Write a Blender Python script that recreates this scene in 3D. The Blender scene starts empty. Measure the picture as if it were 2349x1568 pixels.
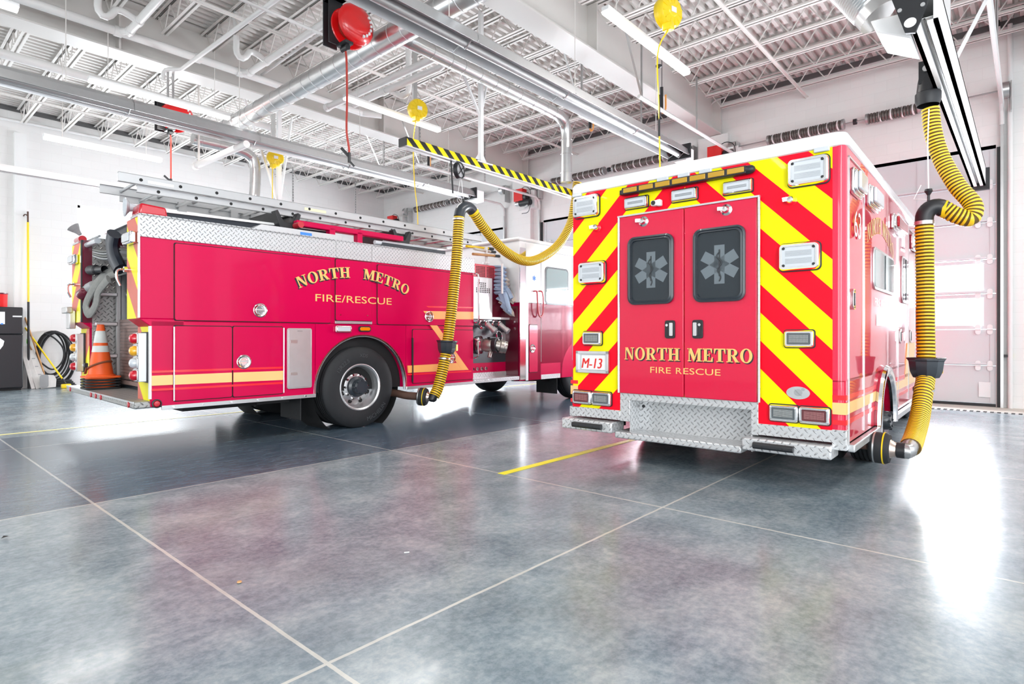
import bpy, bmesh, math, random
from mathutils import Vector, Matrix
random.seed(7)
scene = bpy.context.scene
COL = scene.collection
PI = math.pi
sin, cos, rad = math.sin, math.cos, math.radians

# ------------------------------------------------------------------ camera model (level camera, lens shift)
FPX, PCX, PCY, CAMH, YAW = 1342.0, 1174.5, 771.3, 1.2, rad(41.47)
SY, CY = sin(YAW), cos(YAW)
def ray(px, py):
    u = (px-PCX)/FPX; v = -(py-PCY)/FPX
    return Vector((u*SY+CY, -u*CY+SY, v))
def onX(px, py, X):
    d = ray(px, py); t = X/d.x; return Vector((X, d.y*t, CAMH+d.z*t))
def onY(px, py, Y):
    d = ray(px, py); t = Y/d.y; return Vector((d.x*t, Y, CAMH+d.z*t))
def onZ(px, py, Z):
    d = ray(px, py); t = (Z-CAMH)/d.z; return Vector((d.x*t, d.y*t, Z))

# ------------------------------------------------------------------ mesh builder
class MB:
    def __init__(s):
        s.v = []; s.f = []; s.m = []
    def add(s, verts, faces, m=0):
        b = len(s.v); s.v += [tuple(p) for p in verts]
        for f in faces:
            s.f.append([b+i for i in f]); s.m.append(m)
        return s
    def box(s, x0, x1, y0, y1, z0, z1, m=0):
        if x0 > x1: x0, x1 = x1, x0
        if y0 > y1: y0, y1 = y1, y0
        if z0 > z1: z0, z1 = z1, z0
        v = [(x0,y0,z0),(x1,y0,z0),(x1,y1,z0),(x0,y1,z0),(x0,y0,z1),(x1,y0,z1),(x1,y1,z1),(x0,y1,z1)]
        return s.add(v, [(0,3,2,1),(4,5,6,7),(0,1,5,4),(1,2,6,5),(2,3,7,6),(3,0,4,7)], m)
    def obox(s, c, ax, ay, az, m=0):
        """box around centre c with half-axis vectors"""
        c = Vector(c); ax = Vector(ax); ay = Vector(ay); az = Vector(az)
        v = [c+ax*i+ay*j+az*k for k in (-1,1) for i, j in ((-1,-1),(1,-1),(1,1),(-1,1))]
        return s.add(v, [(0,3,2,1),(4,5,6,7),(0,1,5,4),(1,2,6,5),(2,3,7,6),(3,0,4,7)], m)
    def beam(s, p0, p1, w, h, m=0, up=(0,0,1)):
        p0 = Vector(p0); p1 = Vector(p1); d = p1-p0; L = d.length; d.normalize()
        u = Vector(up)
        if abs(d.dot(u)) > .98: u = Vector((1,0,0))
        sd = d.cross(u).normalized(); u = sd.cross(d).normalized()
        return s.obox((p0+p1)/2, d*(L/2), sd*(w/2), u*(h/2), m)
    def prism(s, poly, fn, w0, w1, m=0, mside=None):
        """poly of (u,v) extruded along w; fn(u,v,w)->xyz"""
        n = len(poly)
        v = [fn(a,b,w0) for a, b in poly]+[fn(a,b,w1) for a, b in poly]
        s.add(v, [tuple(reversed(range(n))), tuple(range(n,2*n))], m)
        b = len(s.v)-2*n
        for i in range(n):
            j = (i+1) % n
            s.f.append([b+i, b+j, b+n+j, b+n+i]); s.m.append(m if mside is None else mside)
        return s
    def sheet(s, poly, fn, w=0, m=0):
        return s.add([fn(a,b,w) for a, b in poly], [tuple(range(len(poly)))], m)
    def cyl(s, p0, p1, r0, r1=None, n=16, m=0, caps=True):
        if r1 is None: r1 = r0
        p0 = Vector(p0); p1 = Vector(p1); d = (p1-p0).normalized()
        a = d.orthogonal().normalized(); b = d.cross(a)
        v = []
        for p, r in ((p0,r0),(p1,r1)):
            v += [p+(a*cos(2*PI*i/n)+b*sin(2*PI*i/n))*r for i in range(n)]
        f = [(i,(i+1)%n,n+(i+1)%n,n+i) for i in range(n)]
        if caps: f += [tuple(reversed(range(n))), tuple(range(n,2*n))]
        return s.add(v, f, m)
    def lathe(s, prof, o, axis, n=32, m=0, ms=None, a0=None, closed=False):
        """prof of (r,h) rings about axis through o"""
        o = Vector(o); d = Vector(axis).normalized()
        a = Vector(a0).normalized() if a0 else d.orthogonal().normalized(); b = d.cross(a)
        base = len(s.v)
        for r, h in prof:
            s.v += [tuple(o+d*h+(a*cos(2*PI*i/n)+b*sin(2*PI*i/n))*r) for i in range(n)]
        k = len(prof)
        for j in range(k if closed else k-1):
            jj = (j+1) % k
            for i in range(n):
                i2 = (i+1) % n
                s.f.append([base+j*n+i, base+j*n+i2, base+jj*n+i2, base+jj*n+i])
                s.m.append(ms[j] if ms else m)
        return s
    def tube(s, pts, r, n=10, m=0, caps=True, ms=None, flat=None, up=None):
        """sweep; r a number or list; ms per segment materials; flat=(a,b) ellipse factors"""
        P = [Vector(p) for p in pts]; k = len(P)
        T = []
        for i in range(k):
            t = P[min(i+1,k-1)]-P[max(i-1,0)]
            T.append(t.normalized() if t.length > 1e-9 else Vector((0,0,1)))
        a = Vector(up) if up else T[0].orthogonal()
        a = (a-T[0]*a.dot(T[0])).normalized()
        base = len(s.v)
        fa, fb = flat if flat else (1,1)
        for i in range(k):
            a = (a-T[i]*a.dot(T[i])).normalized(); b = T[i].cross(a)
            ri = r[i] if isinstance(r, (list,tuple)) else r
            s.v += [tuple(P[i]+(a*cos(2*PI*q/n)*fa+b*sin(2*PI*q/n)*fb)*ri) for q in range(n)]
        for i in range(k-1):
            for q in range(n):
                q2 = (q+1) % n
                s.f.append([base+i*n+q, base+i*n+q2, base+(i+1)*n+q2, base+(i+1)*n+q])
                s.m.append(ms[i] if ms else m)
        if caps:
            s.f.append([base+q for q in reversed(range(n))]); s.m.append(ms[0] if ms else m)
            s.f.append([base+(k-1)*n+q for q in range(n)]); s.m.append(ms[-1] if ms else m)
        return s
    def build(s, name, mats, parent=None, bevel=0, angle=35, smooth=True, seg=2):
        me = bpy.data.meshes.new(name)
        me.from_pydata([tuple(p) for p in s.v], [], s.f)
        if not isinstance(mats, (list,tuple)): mats = [mats]
        for mt in mats: me.materials.append(mt)
        me.polygons.foreach_set('material_index', s.m)
        uv = me.uv_layers.new(name='uv')
        co = [v.co for v in me.vertices]
        for p in me.polygons:
            nx, ny, nz = abs(p.normal.x), abs(p.normal.y), abs(p.normal.z)
            for li in p.loop_indices:
                c = co[me.loops[li].vertex_index]
                if nz >= nx and nz >= ny: uv.data[li].uv = (c.x, c.y)
                elif nx >= ny: uv.data[li].uv = (c.y, c.z)
                else: uv.data[li].uv = (c.x, c.z)
        bm = bmesh.new(); bm.from_mesh(me)
        bmesh.ops.recalc_face_normals(bm, faces=bm.faces); bm.to_mesh(me); bm.free()
        if smooth:
            me.polygons.foreach_set('use_smooth', [True]*len(me.polygons))
            me.set_sharp_from_angle(angle=rad(angle))
        me.update()
        o = bpy.data.objects.new(name, me); COL.objects.link(o)
        if parent: o.parent = parent
        if bevel:
            bv = o.modifiers.new('bevel', 'BEVEL'); bv.width = bevel; bv.segments = seg
            bv.limit_method = 'ANGLE'; bv.angle_limit = rad(40); bv.harden_normals = False
        return o

def one(name, mats, parent=None, bevel=0, **k):
    """start a builder whose .done() builds it"""
    b = MB(); b.done = lambda: b.build(name, mats, parent, bevel, **k); return b

def tag(o, label=None, cat=None, group=None, kind=None):
    if label: o['label'] = label
    if cat: o['category'] = cat
    if group: o['group'] = group
    if kind: o['kind'] = kind
    return o
def thing(name, label, cat, loc=(0,0,0), rz=0, group=None):
    o = bpy.data.objects.new(name, None); COL.objects.link(o)
    o.empty_display_size = .1
    o.location = loc; o.rotation_euler = (0,0,rz)
    return tag(o, label, cat, group)
def struct(b, name, mats, parent=None, bevel=0, **k):
    o = b.build(name, mats, parent, bevel, **k); o['kind'] = 'structure'; return o
def copy_tree(o, parent=None):
    c = o.copy(); COL.objects.link(c); c.parent = parent
    for ch in list(o.children): copy_tree(ch, c)
    return c

def rrect(w, h, r, n=5, cx=0, cy=0):
    """rounded rectangle outline, counter-clockwise"""
    out = []
    for sx, sy, a0 in ((1,1,0),(-1,1,90),(-1,-1,180),(1,-1,270)):
        for i in range(n+1):
            a = rad(a0+90*i/n)
            out.append((cx+sx*(w/2-r)+r*cos(a), cy+sy*(h/2-r)+r*sin(a)))
    return out
def circle(r, n=24, cx=0, cy=0, sy=1):
    return [(cx+r*cos(2*PI*i/n), cy+r*sy*sin(2*PI*i/n)) for i in range(n)]
def spline(P, step=.03):
    """Catmull-Rom through P resampled to an even step"""
    P = [Vector(p) for p in P]
    Q = [P[0]*2-P[1]]+P+[P[-1]*2-P[-2]]
    fine = []
    for i in range(1, len(Q)-2):
        a, b, c, d = Q[i-1:i+3]
        for k in range(24):
            t = k/24
            fine.append(.5*((2*b)+(c-a)*t+(2*a-5*b+4*c-d)*t*t+(3*b-a-3*c+d)*t**3))
    fine.append(P[-1])
    L = [0]
    for i in range(1, len(fine)): L.append(L[-1]+(fine[i]-fine[i-1]).length)
    n = max(2, int(L[-1]/step)); out = []; j = 0
    for k in range(n+1):
        s = L[-1]*k/n
        while j < len(L)-2 and L[j+1] < s: j += 1
        t = (s-L[j])/max(1e-9, L[j+1]-L[j])
        out.append(fine[j].lerp(fine[j+1], min(1,t)))
    return out

# ------------------------------------------------------------------ lettering
def sans(text, shear=0.0, bold=0.0):
    """flat mesh of the built-in sans, scaled to height 1 (cap height), returns verts, faces, width"""
    cu = bpy.data.curves.new('lettering_source', 'FONT'); cu.body = text; cu.size = 1; cu.shear = shear; cu.offset = bold
    cu.resolution_u = 3
    ob = bpy.data.objects.new('lettering_source', cu); COL.objects.link(ob)
    dg = bpy.context.evaluated_depsgraph_get()
    me = bpy.data.meshes.new_from_object(ob.evaluated_get(dg))
    vs = [(v.co.x, v.co.y) for v in me.vertices]; fs = [tuple(p.vertices) for p in me.polygons]
    bpy.data.objects.remove(ob); bpy.data.curves.remove(cu); bpy.data.meshes.remove(me)
    x0 = min(v[0] for v in vs); x1 = max(v[0] for v in vs); y0 = min(v[1] for v in vs); y1 = max(v[1] for v in vs)
    h = y1-y0
    return [((x-x0)/h, (y-y0)/h) for x, y in vs], fs, (x1-x0)/h
def _ring(cx, cy, ro, so, ri, si, a0=0, a1=360, n=20):
    out = []
    for i in range(n):
        t0 = rad(a0+(a1-a0)*i/n); t1 = rad(a0+(a1-a0)*(i+1)/n)
        out.append([(cx+ri*cos(t0),cy+si*sin(t0)),(cx+ro*cos(t0),cy+so*sin(t0)),(cx+ro*cos(t1),cy+so*sin(t1)),(cx+ri*cos(t1),cy+si*sin(t1))])
    return out
def _r(x0, x1, y0, y1): return [(x0,y0),(x1,y0),(x1,y1),(x0,y1)]
SERIF = {
 'N': (1.04, [_r(.12,.22,0,1), _r(.80,.90,0,1), [(.08,1),(.38,1),(.90,.06),(.90,0),(.76,0)], _r(.02,.34,0,.07), _r(.66,1.02,.93,1)]),
 'O': (1.02, _ring(.51,.5,.50,.53,.25,.46)),
 'R': (1.04, [_r(.12,.38,0,1), _r(.0,.52,0,.07), _r(0,.2,.93,1), _r(.3,.5,.92,1), _r(.3,.5,.45,.53)]+_ring(.5,.725,.40,.275,.15,.2,-90,90,12)+[[(.42,.48),(.68,.50),(1.03,0),(.75,0)], _r(.7,1.06,0,.07)]),
 'T': (.98, [_r(.35,.62,0,1), _r(0,.97,.92,1), [(0,.93),(0,.62),(.05,.62),(.16,.93)], [(.97,.93),(.97,.62),(.92,.62),(.81,.93)], _r(.2,.77,0,.07)]),
 'H': (1.10, [_r(.12,.38,0,1), _r(.72,.98,0,1), _r(.3,.8,.46,.55), _r(0,.5,0,.07), _r(0,.5,.93,1), _r(.6,1.1,0,.07), _r(.6,1.1,.93,1)]),
 'M': (1.30, [_r(.12,.22,0,1), _r(.92,1.18,0,1), [(.06,1),(.38,1),(.74,.22),(.62,0),(.54,0)], [(.62,0),(.54,.0),(.92,1),(1.02,1)], _r(.02,.34,0,.07), _r(.8,1.3,0,.07), _r(1.1,1.3,.93,1), _r(0,.2,.93,1)]),
 'E': (.92, [_r(.12,.38,0,1), _r(0,.82,.92,1), _r(0,.88,0,.08), _r(.3,.62,.46,.54), [(.82,.93),(.82,.66),(.77,.66),(.66,.93)], [(.88,.07),(.88,.36),(.82,.36),(.70,.07)], _r(.56,.62,.36,.64)]),
 ' ': (.62, []),
}
def serif(text, gap=.07):
    """polygons of a bold roman alphabet, height 1"""
    x = 0; polys = []; mids = []
    for ch in text:
        w, ps = SERIF[ch]
        for p in ps: polys.append([(a+x, b) for a, b in p])
        x += w+gap
    return polys, x-gap
def put_polys(b, polys, fn, m=0):
    for p in polys: b.add([fn(*q) for q in p], [tuple(range(len(p)))], m)
def put_text(b, t, fn, m=0):
    vs, fs, w = t
    b.add([fn(*q) for q in vs], fs, m)
# ------------------------------------------------------------------ materials
def nt(name):
    m = bpy.data.materials.new(name); m.use_nodes = True
    t = m.node_tree; b = t.nodes['Principled BSDF']
    return m, t, b
def mat(name, col, rough=.5, metal=0, coat=0, spec=.5, noise=0, nscale=8, emit=0, trans=0, bump=0, bscale=60, croughness=.05):
    m, t, b = nt(name)
    b.inputs['Base Color'].default_value = (*col, 1)
    b.inputs['Roughness'].default_value = rough
    b.inputs['Metallic'].default_value = metal
    b.inputs['Coat Weight'].default_value = coat
    b.inputs['Coat Roughness'].default_value = croughness
    b.inputs['Specular IOR Level'].default_value = spec
    if emit:
        b.inputs['Emission Color'].default_value = (*col, 1); b.inputs['Emission Strength'].default_value = emit
    if trans: b.inputs['Transmission Weight'].default_value = trans
    if noise or bump:
        tc = t.nodes.new('ShaderNodeTexCoord')
        n = t.nodes.new('ShaderNodeTexNoise'); n.inputs['Scale'].default_value = nscale; n.inputs['Detail'].default_value = 5
        t.links.new(tc.outputs['Object'], n.inputs['Vector'])
        if noise:
            mx = t.nodes.new('ShaderNodeMix'); mx.data_type = 'RGBA'
            mx.inputs[6].default_value = (*[c*(1-noise) for c in col],1); mx.inputs[7].default_value = (*[min(1,c*(1+noise)) for c in col],1)
            t.links.new(n.outputs['Fac'], mx.inputs[0]); t.links.new(mx.outputs[2], b.inputs['Base Color'])
        if bump:
            n2 = t.nodes.new('ShaderNodeTexNoise'); n2.inputs['Scale'].default_value = bscale
            t.links.new(tc.outputs['Object'], n2.inputs['Vector'])
            bp = t.nodes.new('ShaderNodeBump'); bp.inputs['Strength'].default_value = bump; bp.inputs['Distance'].default_value = .005
            t.links.new(n2.outputs['Fac'], bp.inputs['Height']); t.links.new(bp.outputs['Normal'], b.inputs['Normal'])
    return m
class G:
    """tiny node-graph helper"""
    def __init__(s, t): s.t = t
    def n(s, typ, **k):
        x = s.t.nodes.new(typ)
        for a, v in k.items(): setattr(x, a, v)
        return x
    def link(s, a, b): s.t.links.new(a, b)
    def math(s, op, a, b=None, c=None):
        x = s.n('ShaderNodeMath', operation=op)
        for i, v in enumerate((a,b,c)):
            if v is None: continue
            if isinstance(v, (int,float)): x.inputs[i].default_value = v
            else: s.link(v, x.inputs[i])
        return x.outputs[0]
    def sep(s, v):
        x = s.n('ShaderNodeSeparateXYZ'); s.link(v, x.inputs[0]); return x.outputs
    def mix(s, f, a, b):
        x = s.n('ShaderNodeMix', data_type='RGBA')
        for i, v in ((0,f),(6,a),(7,b)):
            if isinstance(v, (int,float)): x.inputs[i].default_value = v
            elif isinstance(v, tuple): x.inputs[i].default_value = (*v,1)
            else: s.link(v, x.inputs[i])
        return x.outputs[2]
    def noise(s, v, scale, detail=4, rough=.55, dist=0):
        x = s.n('ShaderNodeTexNoise'); x.inputs['Scale'].default_value = scale; x.inputs['Detail'].default_value = detail
        x.inputs['Roughness'].default_value = rough; x.inputs['Distortion'].default_value = dist
        if v is not None: s.link(v, x.inputs['Vector'])
        return x.outputs['Fac']
    def ramp(s, f, stops):
        x = s.n('ShaderNodeValToRGB'); e = x.color_ramp.elements
        while len(e) < len(stops): e.new(.5)
        for i, (p, c) in enumerate(stops): e[i].position = p; e[i].color = (*c,1)
        s.link(f, x.inputs[0]); return x.outputs[0]

def tread(name, col=(.72,.73,.74), scale=24, rough=.3, dirt=0.0):
    """bright diamond tread plate: short raised bars, alternate cells turned"""
    m, t, b = nt(name); g = G(t)
    uv = g.n('ShaderNodeUVMap').outputs[0]
    mp = g.n('ShaderNodeMapping'); mp.inputs['Rotation'].default_value = (0,0,rad(45)); mp.inputs['Scale'].default_value = (scale,scale,scale)
    g.link(uv, mp.inputs[0]); x, y, z = g.sep(mp.outputs[0])
    fx = g.math('FLOOR', x); fy = g.math('FLOOR', y)
    par = g.math('PINGPONG', g.math('ADD', fx, fy), 1)
    qx = g.math('SUBTRACT', g.math('FRACT', x), .5); qy = g.math('SUBTRACT', g.math('FRACT', y), .5)
    # swap axes in alternate cells
    a = g.math('ADD', g.math('MULTIPLY', qx, par), g.math('MULTIPLY', qy, g.math('SUBTRACT', 1, par)))
    c = g.math('ADD', g.math('MULTIPLY', qy, par), g.math('MULTIPLY', qx, g.math('SUBTRACT', 1, par)))
    d = g.math('ADD', g.math('POWER', g.math('ABSOLUTE', g.math('DIVIDE', a, .46)), 2), g.math('POWER', g.math('ABSOLUTE', g.math('DIVIDE', c, .13)), 2))
    h = g.math('MAXIMUM', g.math('SUBTRACT', 1, d), 0)
    bp = g.n('ShaderNodeBump'); bp.inputs['Strength'].default_value = .9; bp.inputs['Distance'].default_value = .012
    g.link(h, bp.inputs['Height']); g.link(bp.outputs[0], b.inputs['Normal'])
    n = g.noise(None, 14)
    base = g.mix(n, tuple(k*(.85-dirt) for k in col), col)
    g.link(base, b.inputs['Base Color'])
    b.inputs['Metallic'].default_value = .5; b.inputs['Roughness'].default_value = rough
    return m

def chevron(name, A, B, k, phase, period=.453, split=None, phase2=0.0):
    """45 degree reflective stripes from object coordinates (local y across, z up); k=+1/-1 slope; mirrored beyond split"""
    m, t, b = nt(name); g = G(t)
    o = g.n('ShaderNodeTexCoord').outputs['Object']; x, y, z = g.sep(o)
    right = g.math('SUBTRACT', g.math('SUBTRACT', z, g.math('MULTIPLY', y, k)), phase)
    if split is not None:
        left = g.math('SUBTRACT', g.math('ADD', z, g.math('MULTIPLY', y, k)), phase2)
        sel = g.math('GREATER_THAN', y, split)
        v = g.math('ADD', g.math('MULTIPLY', left, sel), g.math('MULTIPLY', right, g.math('SUBTRACT', 1, sel)))
    else: v = right
    f = g.math('LESS_THAN', g.math('FRACT', g.math('DIVIDE', v, period)), .5)
    g.link(g.mix(f, A, B), b.inputs['Base Color'])
    b.inputs['Roughness'].default_value = .4; b.inputs['Coat Weight'].default_value = .08; b.inputs['Specular IOR Level'].default_value = .15
    return m

RED = (.62,.002,.028); BRIGHT = (.93,.001,.020); YEL = (.93,.84,.0)
M = dict(
 engine_red = mat('engine_red_paint', (.60,.0,.066), .3, coat=.16, spec=.14, noise=.05, nscale=3),
 amb_red = mat('ambulance_red_paint', (.66,.002,.045), .3, coat=1, spec=.18),
 bright_red = mat('red_reflective', BRIGHT, .4, coat=.1, spec=.2),
 maroon = mat('maroon_paint', (.13,.004,.022), .35, coat=.8),
 white_paint = mat('white_paint', (.79,.81,.83), .3, coat=.6),
 wall_gloss = mat('white_trim', (.84,.84,.83), .45),
 steel_white = mat('white_painted_steel', (.76,.75,.74), .5),
 joist = mat('painted_joist_steel', (.74,.71,.68), .55),
 beam = mat('painted_beam_steel', (.66,.635,.61), .5, noise=.04, nscale=2),
 galv = mat('galvanised_steel', (.62,.62,.62), .28, metal=.9, noise=.14, nscale=5),
 dull_steel = mat('dull_steel', (.42,.42,.42), .4, metal=.7, noise=.1),
 alu = mat('brushed_aluminium', (.62,.63,.64), .34, metal=.8, noise=.06, nscale=14),
 ladder = mat('ladder_aluminium', (.52,.53,.54), .42, metal=.6, noise=.05, nscale=10),
 chrome = mat('chrome', (.88,.88,.89), .08, metal=1),
 black = mat('black_plastic', (.016,.017,.02), .42),
 rubber = mat('black_rubber', (.018,.019,.021), .7, noise=.3, nscale=20, bump=.2, bscale=120),
 tire = mat('tire_rubber', (.012,.0135,.016), .68, noise=.25, nscale=16),
 tire_text = mat('tire_lettering', (.055,.06,.065), .7),
 charcoal = mat('charcoal_panel', (.028,.036,.046), .35, coat=.3),
 dark = mat('undercarriage', (.012,.012,.013), .75),
 yel_hose = mat('yellow_hose', (.93,.60,.012), .38, coat=.2),
 groove = mat('hose_groove', (.12,.065,.004), .55),
 yellow = mat('yellow_plastic', (.93,.66,.008), .35, coat=.3),
 stripe_yel = mat('yellow_tape', (.90,.80,.0), .4),
 gold = mat('gold_lettering', (.90,.53,.16), .4, coat=.3),
 stripe_gold = mat('gold_stripe', (.93,.58,.22), .4, coat=.5),
 stripe_orange = mat('orange_stripe', (.93,.40,.10), .4, coat=.5),
 stripe_red = mat('red_stripe', (.88,.004,.015), .35, coat=.6),
 letter_dark = mat('letter_shadow', (.012,.018,.03), .4),
 red_plastic = mat('red_reel_paint', (.74,.004,.006), .3, coat=.7),
 red_hose = mat('red_rubber_hose', (.42,.035,.022), .5),
 white = mat('white_plastic', (.85,.85,.85), .4),
 lens = mat('clear_lens', (.58,.62,.66), .12, coat=.6, spec=.7),
 lens_dark = mat('smoked_lens', (.10,.115,.125), .12, coat=.6),
 amber = mat('amber_lens', (.48,.27,.015), .2, coat=.5),
 orange_lens = mat('orange_lens', (.92,.22,.0), .2, coat=.6),
 red_lens = mat('red_lens', (.55,.004,.02), .15, coat=.6),
 glass_dark = mat('tinted_glass', (.022,.030,.037), .05, coat=.0, spec=.45),
 star = mat('frosted_star', (.135,.165,.185), .5),
 snake = mat('staff_graphic', (.03,.035,.04), .5),
 window_glass = mat('cab_glass', (.30,.40,.40), .05, coat=.6, spec=.8),
 cone = mat('orange_cone', (.92,.125,.018), .5, noise=.08),
 cone_white = mat('cone_collar', (.68,.72,.70), .5, noise=.15, nscale=9),
 strap = mat('brown_strap', (.22,.07,.03), .7),
 canvas = mat('grey_canvas_hose', (.24,.245,.235), .85, noise=.2, nscale=30),
 blue_hose = mat('blue_canvas_hose', (.34,.46,.62), .8, noise=.1),
 tan_hose = mat('tan_canvas_hose', (.60,.56,.50), .8, noise=.1),
 copper = mat('bare_copper_steel', (.62,.50,.44), .25, metal=.9),
 rust = mat('rusty_pipe', (.10,.05,.035), .7, noise=.3),
 brass = mat('old_brass', (.42,.40,.37), .38, metal=.85, noise=.15),
 wood = mat('wooden_handle', (.58,.30,.12), .5, noise=.15),
 board = mat('whitewashed_board', (.72,.70,.68), .7, noise=.12, nscale=12),
 fridge = mat('black_fridge_enamel', (.012,.014,.017), .38, bump=.12, bscale=250),
 paper = mat('white_paper', (.85,.87,.88), .7),
 blue = mat('blue_tape', (.05,.25,.75), .5),
 green = mat('green_grip', (.12,.55,.02), .5),
 grey = mat('grey_plastic', (.33,.34,.35), .5),
 red_cloth = mat('red_tub', (.85,.02,.02), .4),
 spring = mat('oiled_spring_steel', (.16,.14,.13), .42, metal=.6, noise=.35, nscale=30),
 pipe = mat('pvc_white_pipe', (.78,.77,.76), .35, coat=.2),
 panel_grey = mat('door_steel', (.66,.68,.70), .42),
 tread = tread('diamond_tread_plate'),
 tread_fine = tread('bright_tread_plate', (.66,.67,.68), 26, .34),
 tread_dirty = tread('worn_tread_plate', (.46,.46,.45), 20, .4, .15),
)
CHEV_R = chevron('ambulance_chevron', BRIGHT, YEL, 1, .105-.453*4, split=1.245, phase2=2.46+.165-.453*4)
ENG_CH = chevron('engine_chevron', (.72,.17,.12), YEL, 1, .98-.64*4, period=.64)
ENG_CH_L = chevron('engine_chevron_mirrored', (.72,.17,.12), YEL, -1, 3.85-.64*8, period=.64)
HAZ = None
def hazard():
    m, t, b = nt('hazard_tape'); g = G(t)
    x, y, z = g.sep(g.n('ShaderNodeTexCoord').outputs['Object'])
    v = g.math('FRACT', g.math('DIVIDE', g.math('ADD', x, g.math('MULTIPLY', z, 1.1)), .215))
    g.link(g.mix(g.math('LESS_THAN', v, .5), (.93,.72,.0), (.014,.014,.016)), b.inputs['Base Color'])
    b.inputs['Roughness'].default_value = .4; return m
M['hazard'] = hazard()

def concrete():
    m, t, b = nt('polished_concrete'); g = G(t)
    o = g.n('ShaderNodeTexCoord').outputs['Object']; x, y, z = g.sep(o)
    big = g.noise(o, .55, 6, .62, .6); mid = g.noise(o, 2.6, 8, .66, .35); fine = g.noise(o, 26, 6, .7)
    c = g.ramp(big, [(.40,(.12,.18,.225)),(.5,(.215,.285,.33)),(.60,(.33,.395,.42))])
    c2 = g.ramp(mid, [(.38,(.10,.16,.205)),(.5,(.22,.29,.33)),(.62,(.44,.50,.52))])
    c = g.mix(.6, c, c2)
    c3 = g.ramp(fine, [(.40,(.11,.14,.16)),(.60,(.38,.41,.42))])
    c = g.mix(.34, c, c3)
    # slab between the joints at y=5.04 and y=9.4 coloured dark for the engine's shade and reflection
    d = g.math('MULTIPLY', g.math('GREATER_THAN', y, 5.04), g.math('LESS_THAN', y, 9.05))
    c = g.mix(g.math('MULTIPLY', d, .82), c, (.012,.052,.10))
    # sawn joints
    def line(v, c0, w): return g.math('LESS_THAN', g.math('ABSOLUTE', g.math('SUBTRACT', v, c0)), w)
    wob = g.math('MULTIPLY', g.math('SUBTRACT', g.noise(o, 7, 3), .5), .008)
    xw = g.math('ADD', x, wob); yw = g.math('ADD', y, wob)
    j = None
    for v, c0 in ((xw,1.16),(xw,3.78),(xw,-1.5),(xw,6.5),(xw,9.2),(yw,1.93),(yw,5.04),(yw,-1.2),(yw,8.1),(yw,11.2),(yw,14.3)):
        l = line(v, c0, .0085); j = l if j is None else g.math('MAXIMUM', j, l)
    c = g.mix(g.math('MULTIPLY', j, .9), c, (.62,.61,.56))
    # faint mottled stains
    st = g.noise(o, 1.1, 6, .7, .4); sm = g.ramp(st, [(.50,(0,0,0)),(.78,(.4,.4,.4))])
    c = g.mix(sm, c, (.13,.145,.15))
    ol = g.ramp(g.noise(o, .45, 5, .6, .3), [(.56,(0,0,0)),(.72,(.28,.28,.28))])
    c = g.mix(ol, c, (.28,.29,.20))
    # trowel streaks drawn along the lane
    mp = g.n('ShaderNodeMapping'); mp.inputs['Scale'].default_value = (2.2,9,1); mp.inputs['Rotation'].default_value = (0,0,rad(50)); g.link(o, mp.inputs[0])
    sk = g.ramp(g.noise(mp.outputs[0], 2.2, 6, .7, .8), [(.36,(0,0,0)),(.66,(1,1,1))])
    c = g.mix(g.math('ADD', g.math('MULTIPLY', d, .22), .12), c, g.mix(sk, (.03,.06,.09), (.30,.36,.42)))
    g.link(c, b.inputs['Base Color'])
    b.inputs['Roughness'].default_value = .25
    b.inputs['Specular IOR Level'].default_value = .4
    b.inputs['Coat Weight'].default_value = .14; b.inputs['Coat Roughness'].default_value = .1
    bp = g.n('ShaderNodeBump'); bp.inputs['Strength'].default_value = .05; bp.inputs['Distance'].default_value = .01
    g.link(mid, bp.inputs['Height']); g.link(bp.outputs[0], b.inputs['Normal'])
    return m
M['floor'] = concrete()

def blockwork(name, axis):
    m, t, b = nt(name); g = G(t)
    o = g.n('ShaderNodeTexCoord').outputs['Object']; x, y, z = g.sep(o)
    cb = g.n('ShaderNodeCombineXYZ'); g.link(y if axis == 'x' else x, cb.inputs[0]); g.link(z, cb.inputs[1])
    br = g.n('ShaderNodeTexBrick'); g.link(cb.outputs[0], br.inputs['Vector'])
    br.inputs['Scale'].default_value = 1; br.inputs['Brick Width'].default_value = .4; br.inputs['Row Height'].default_value = .2
    br.inputs['Mortar Size'].default_value = .005; br.inputs['Mortar Smooth'].default_value = .3
    br.inputs['Color1'].default_value = (.84,.83,.815,1); br.inputs['Color2'].default_value = (.82,.81,.795,1); br.inputs['Mortar'].default_value = (.79,.78,.765,1)
    g.link(br.outputs['Color'], b.inputs['Base Color'])
    bp = g.n('ShaderNodeBump'); bp.inputs['Strength'].default_value = .18; bp.inputs['Distance'].default_value = .003; bp.invert = True
    g.link(br.outputs['Fac'], bp.inputs['Height']); g.link(bp.outputs[0], b.inputs['Normal'])
    b.inputs['Roughness'].default_value = .5
    return m
M['block_x'] = blockwork('painted_blockwork_front', 'x'); M['block_y'] = blockwork('painted_blockwork_side', 'y')
M['deck'] = mat('steel_roof_deck', (.73,.70,.67), .5, noise=.05, nscale=2)
M['lamp'] = mat('strip_lamp_lens', (1,.98,.95), .4, emit=2.2)
def pane_mat():
    m, t, b = nt('clear_pane'); g = G(t)
    tr = g.n('ShaderNodeBsdfTransparent'); gl = g.n('ShaderNodeBsdfGlossy'); gl.inputs['Roughness'].default_value = .02
    mx = g.n('ShaderNodeMixShader'); mx.inputs[0].default_value = .06
    g.link(tr.outputs[0], mx.inputs[1]); g.link(gl.outputs[0], mx.inputs[2])
    g.link(mx.outputs[0], t.nodes['Material Output'].inputs[0]); return m
M['pane'] = pane_mat()
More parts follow.
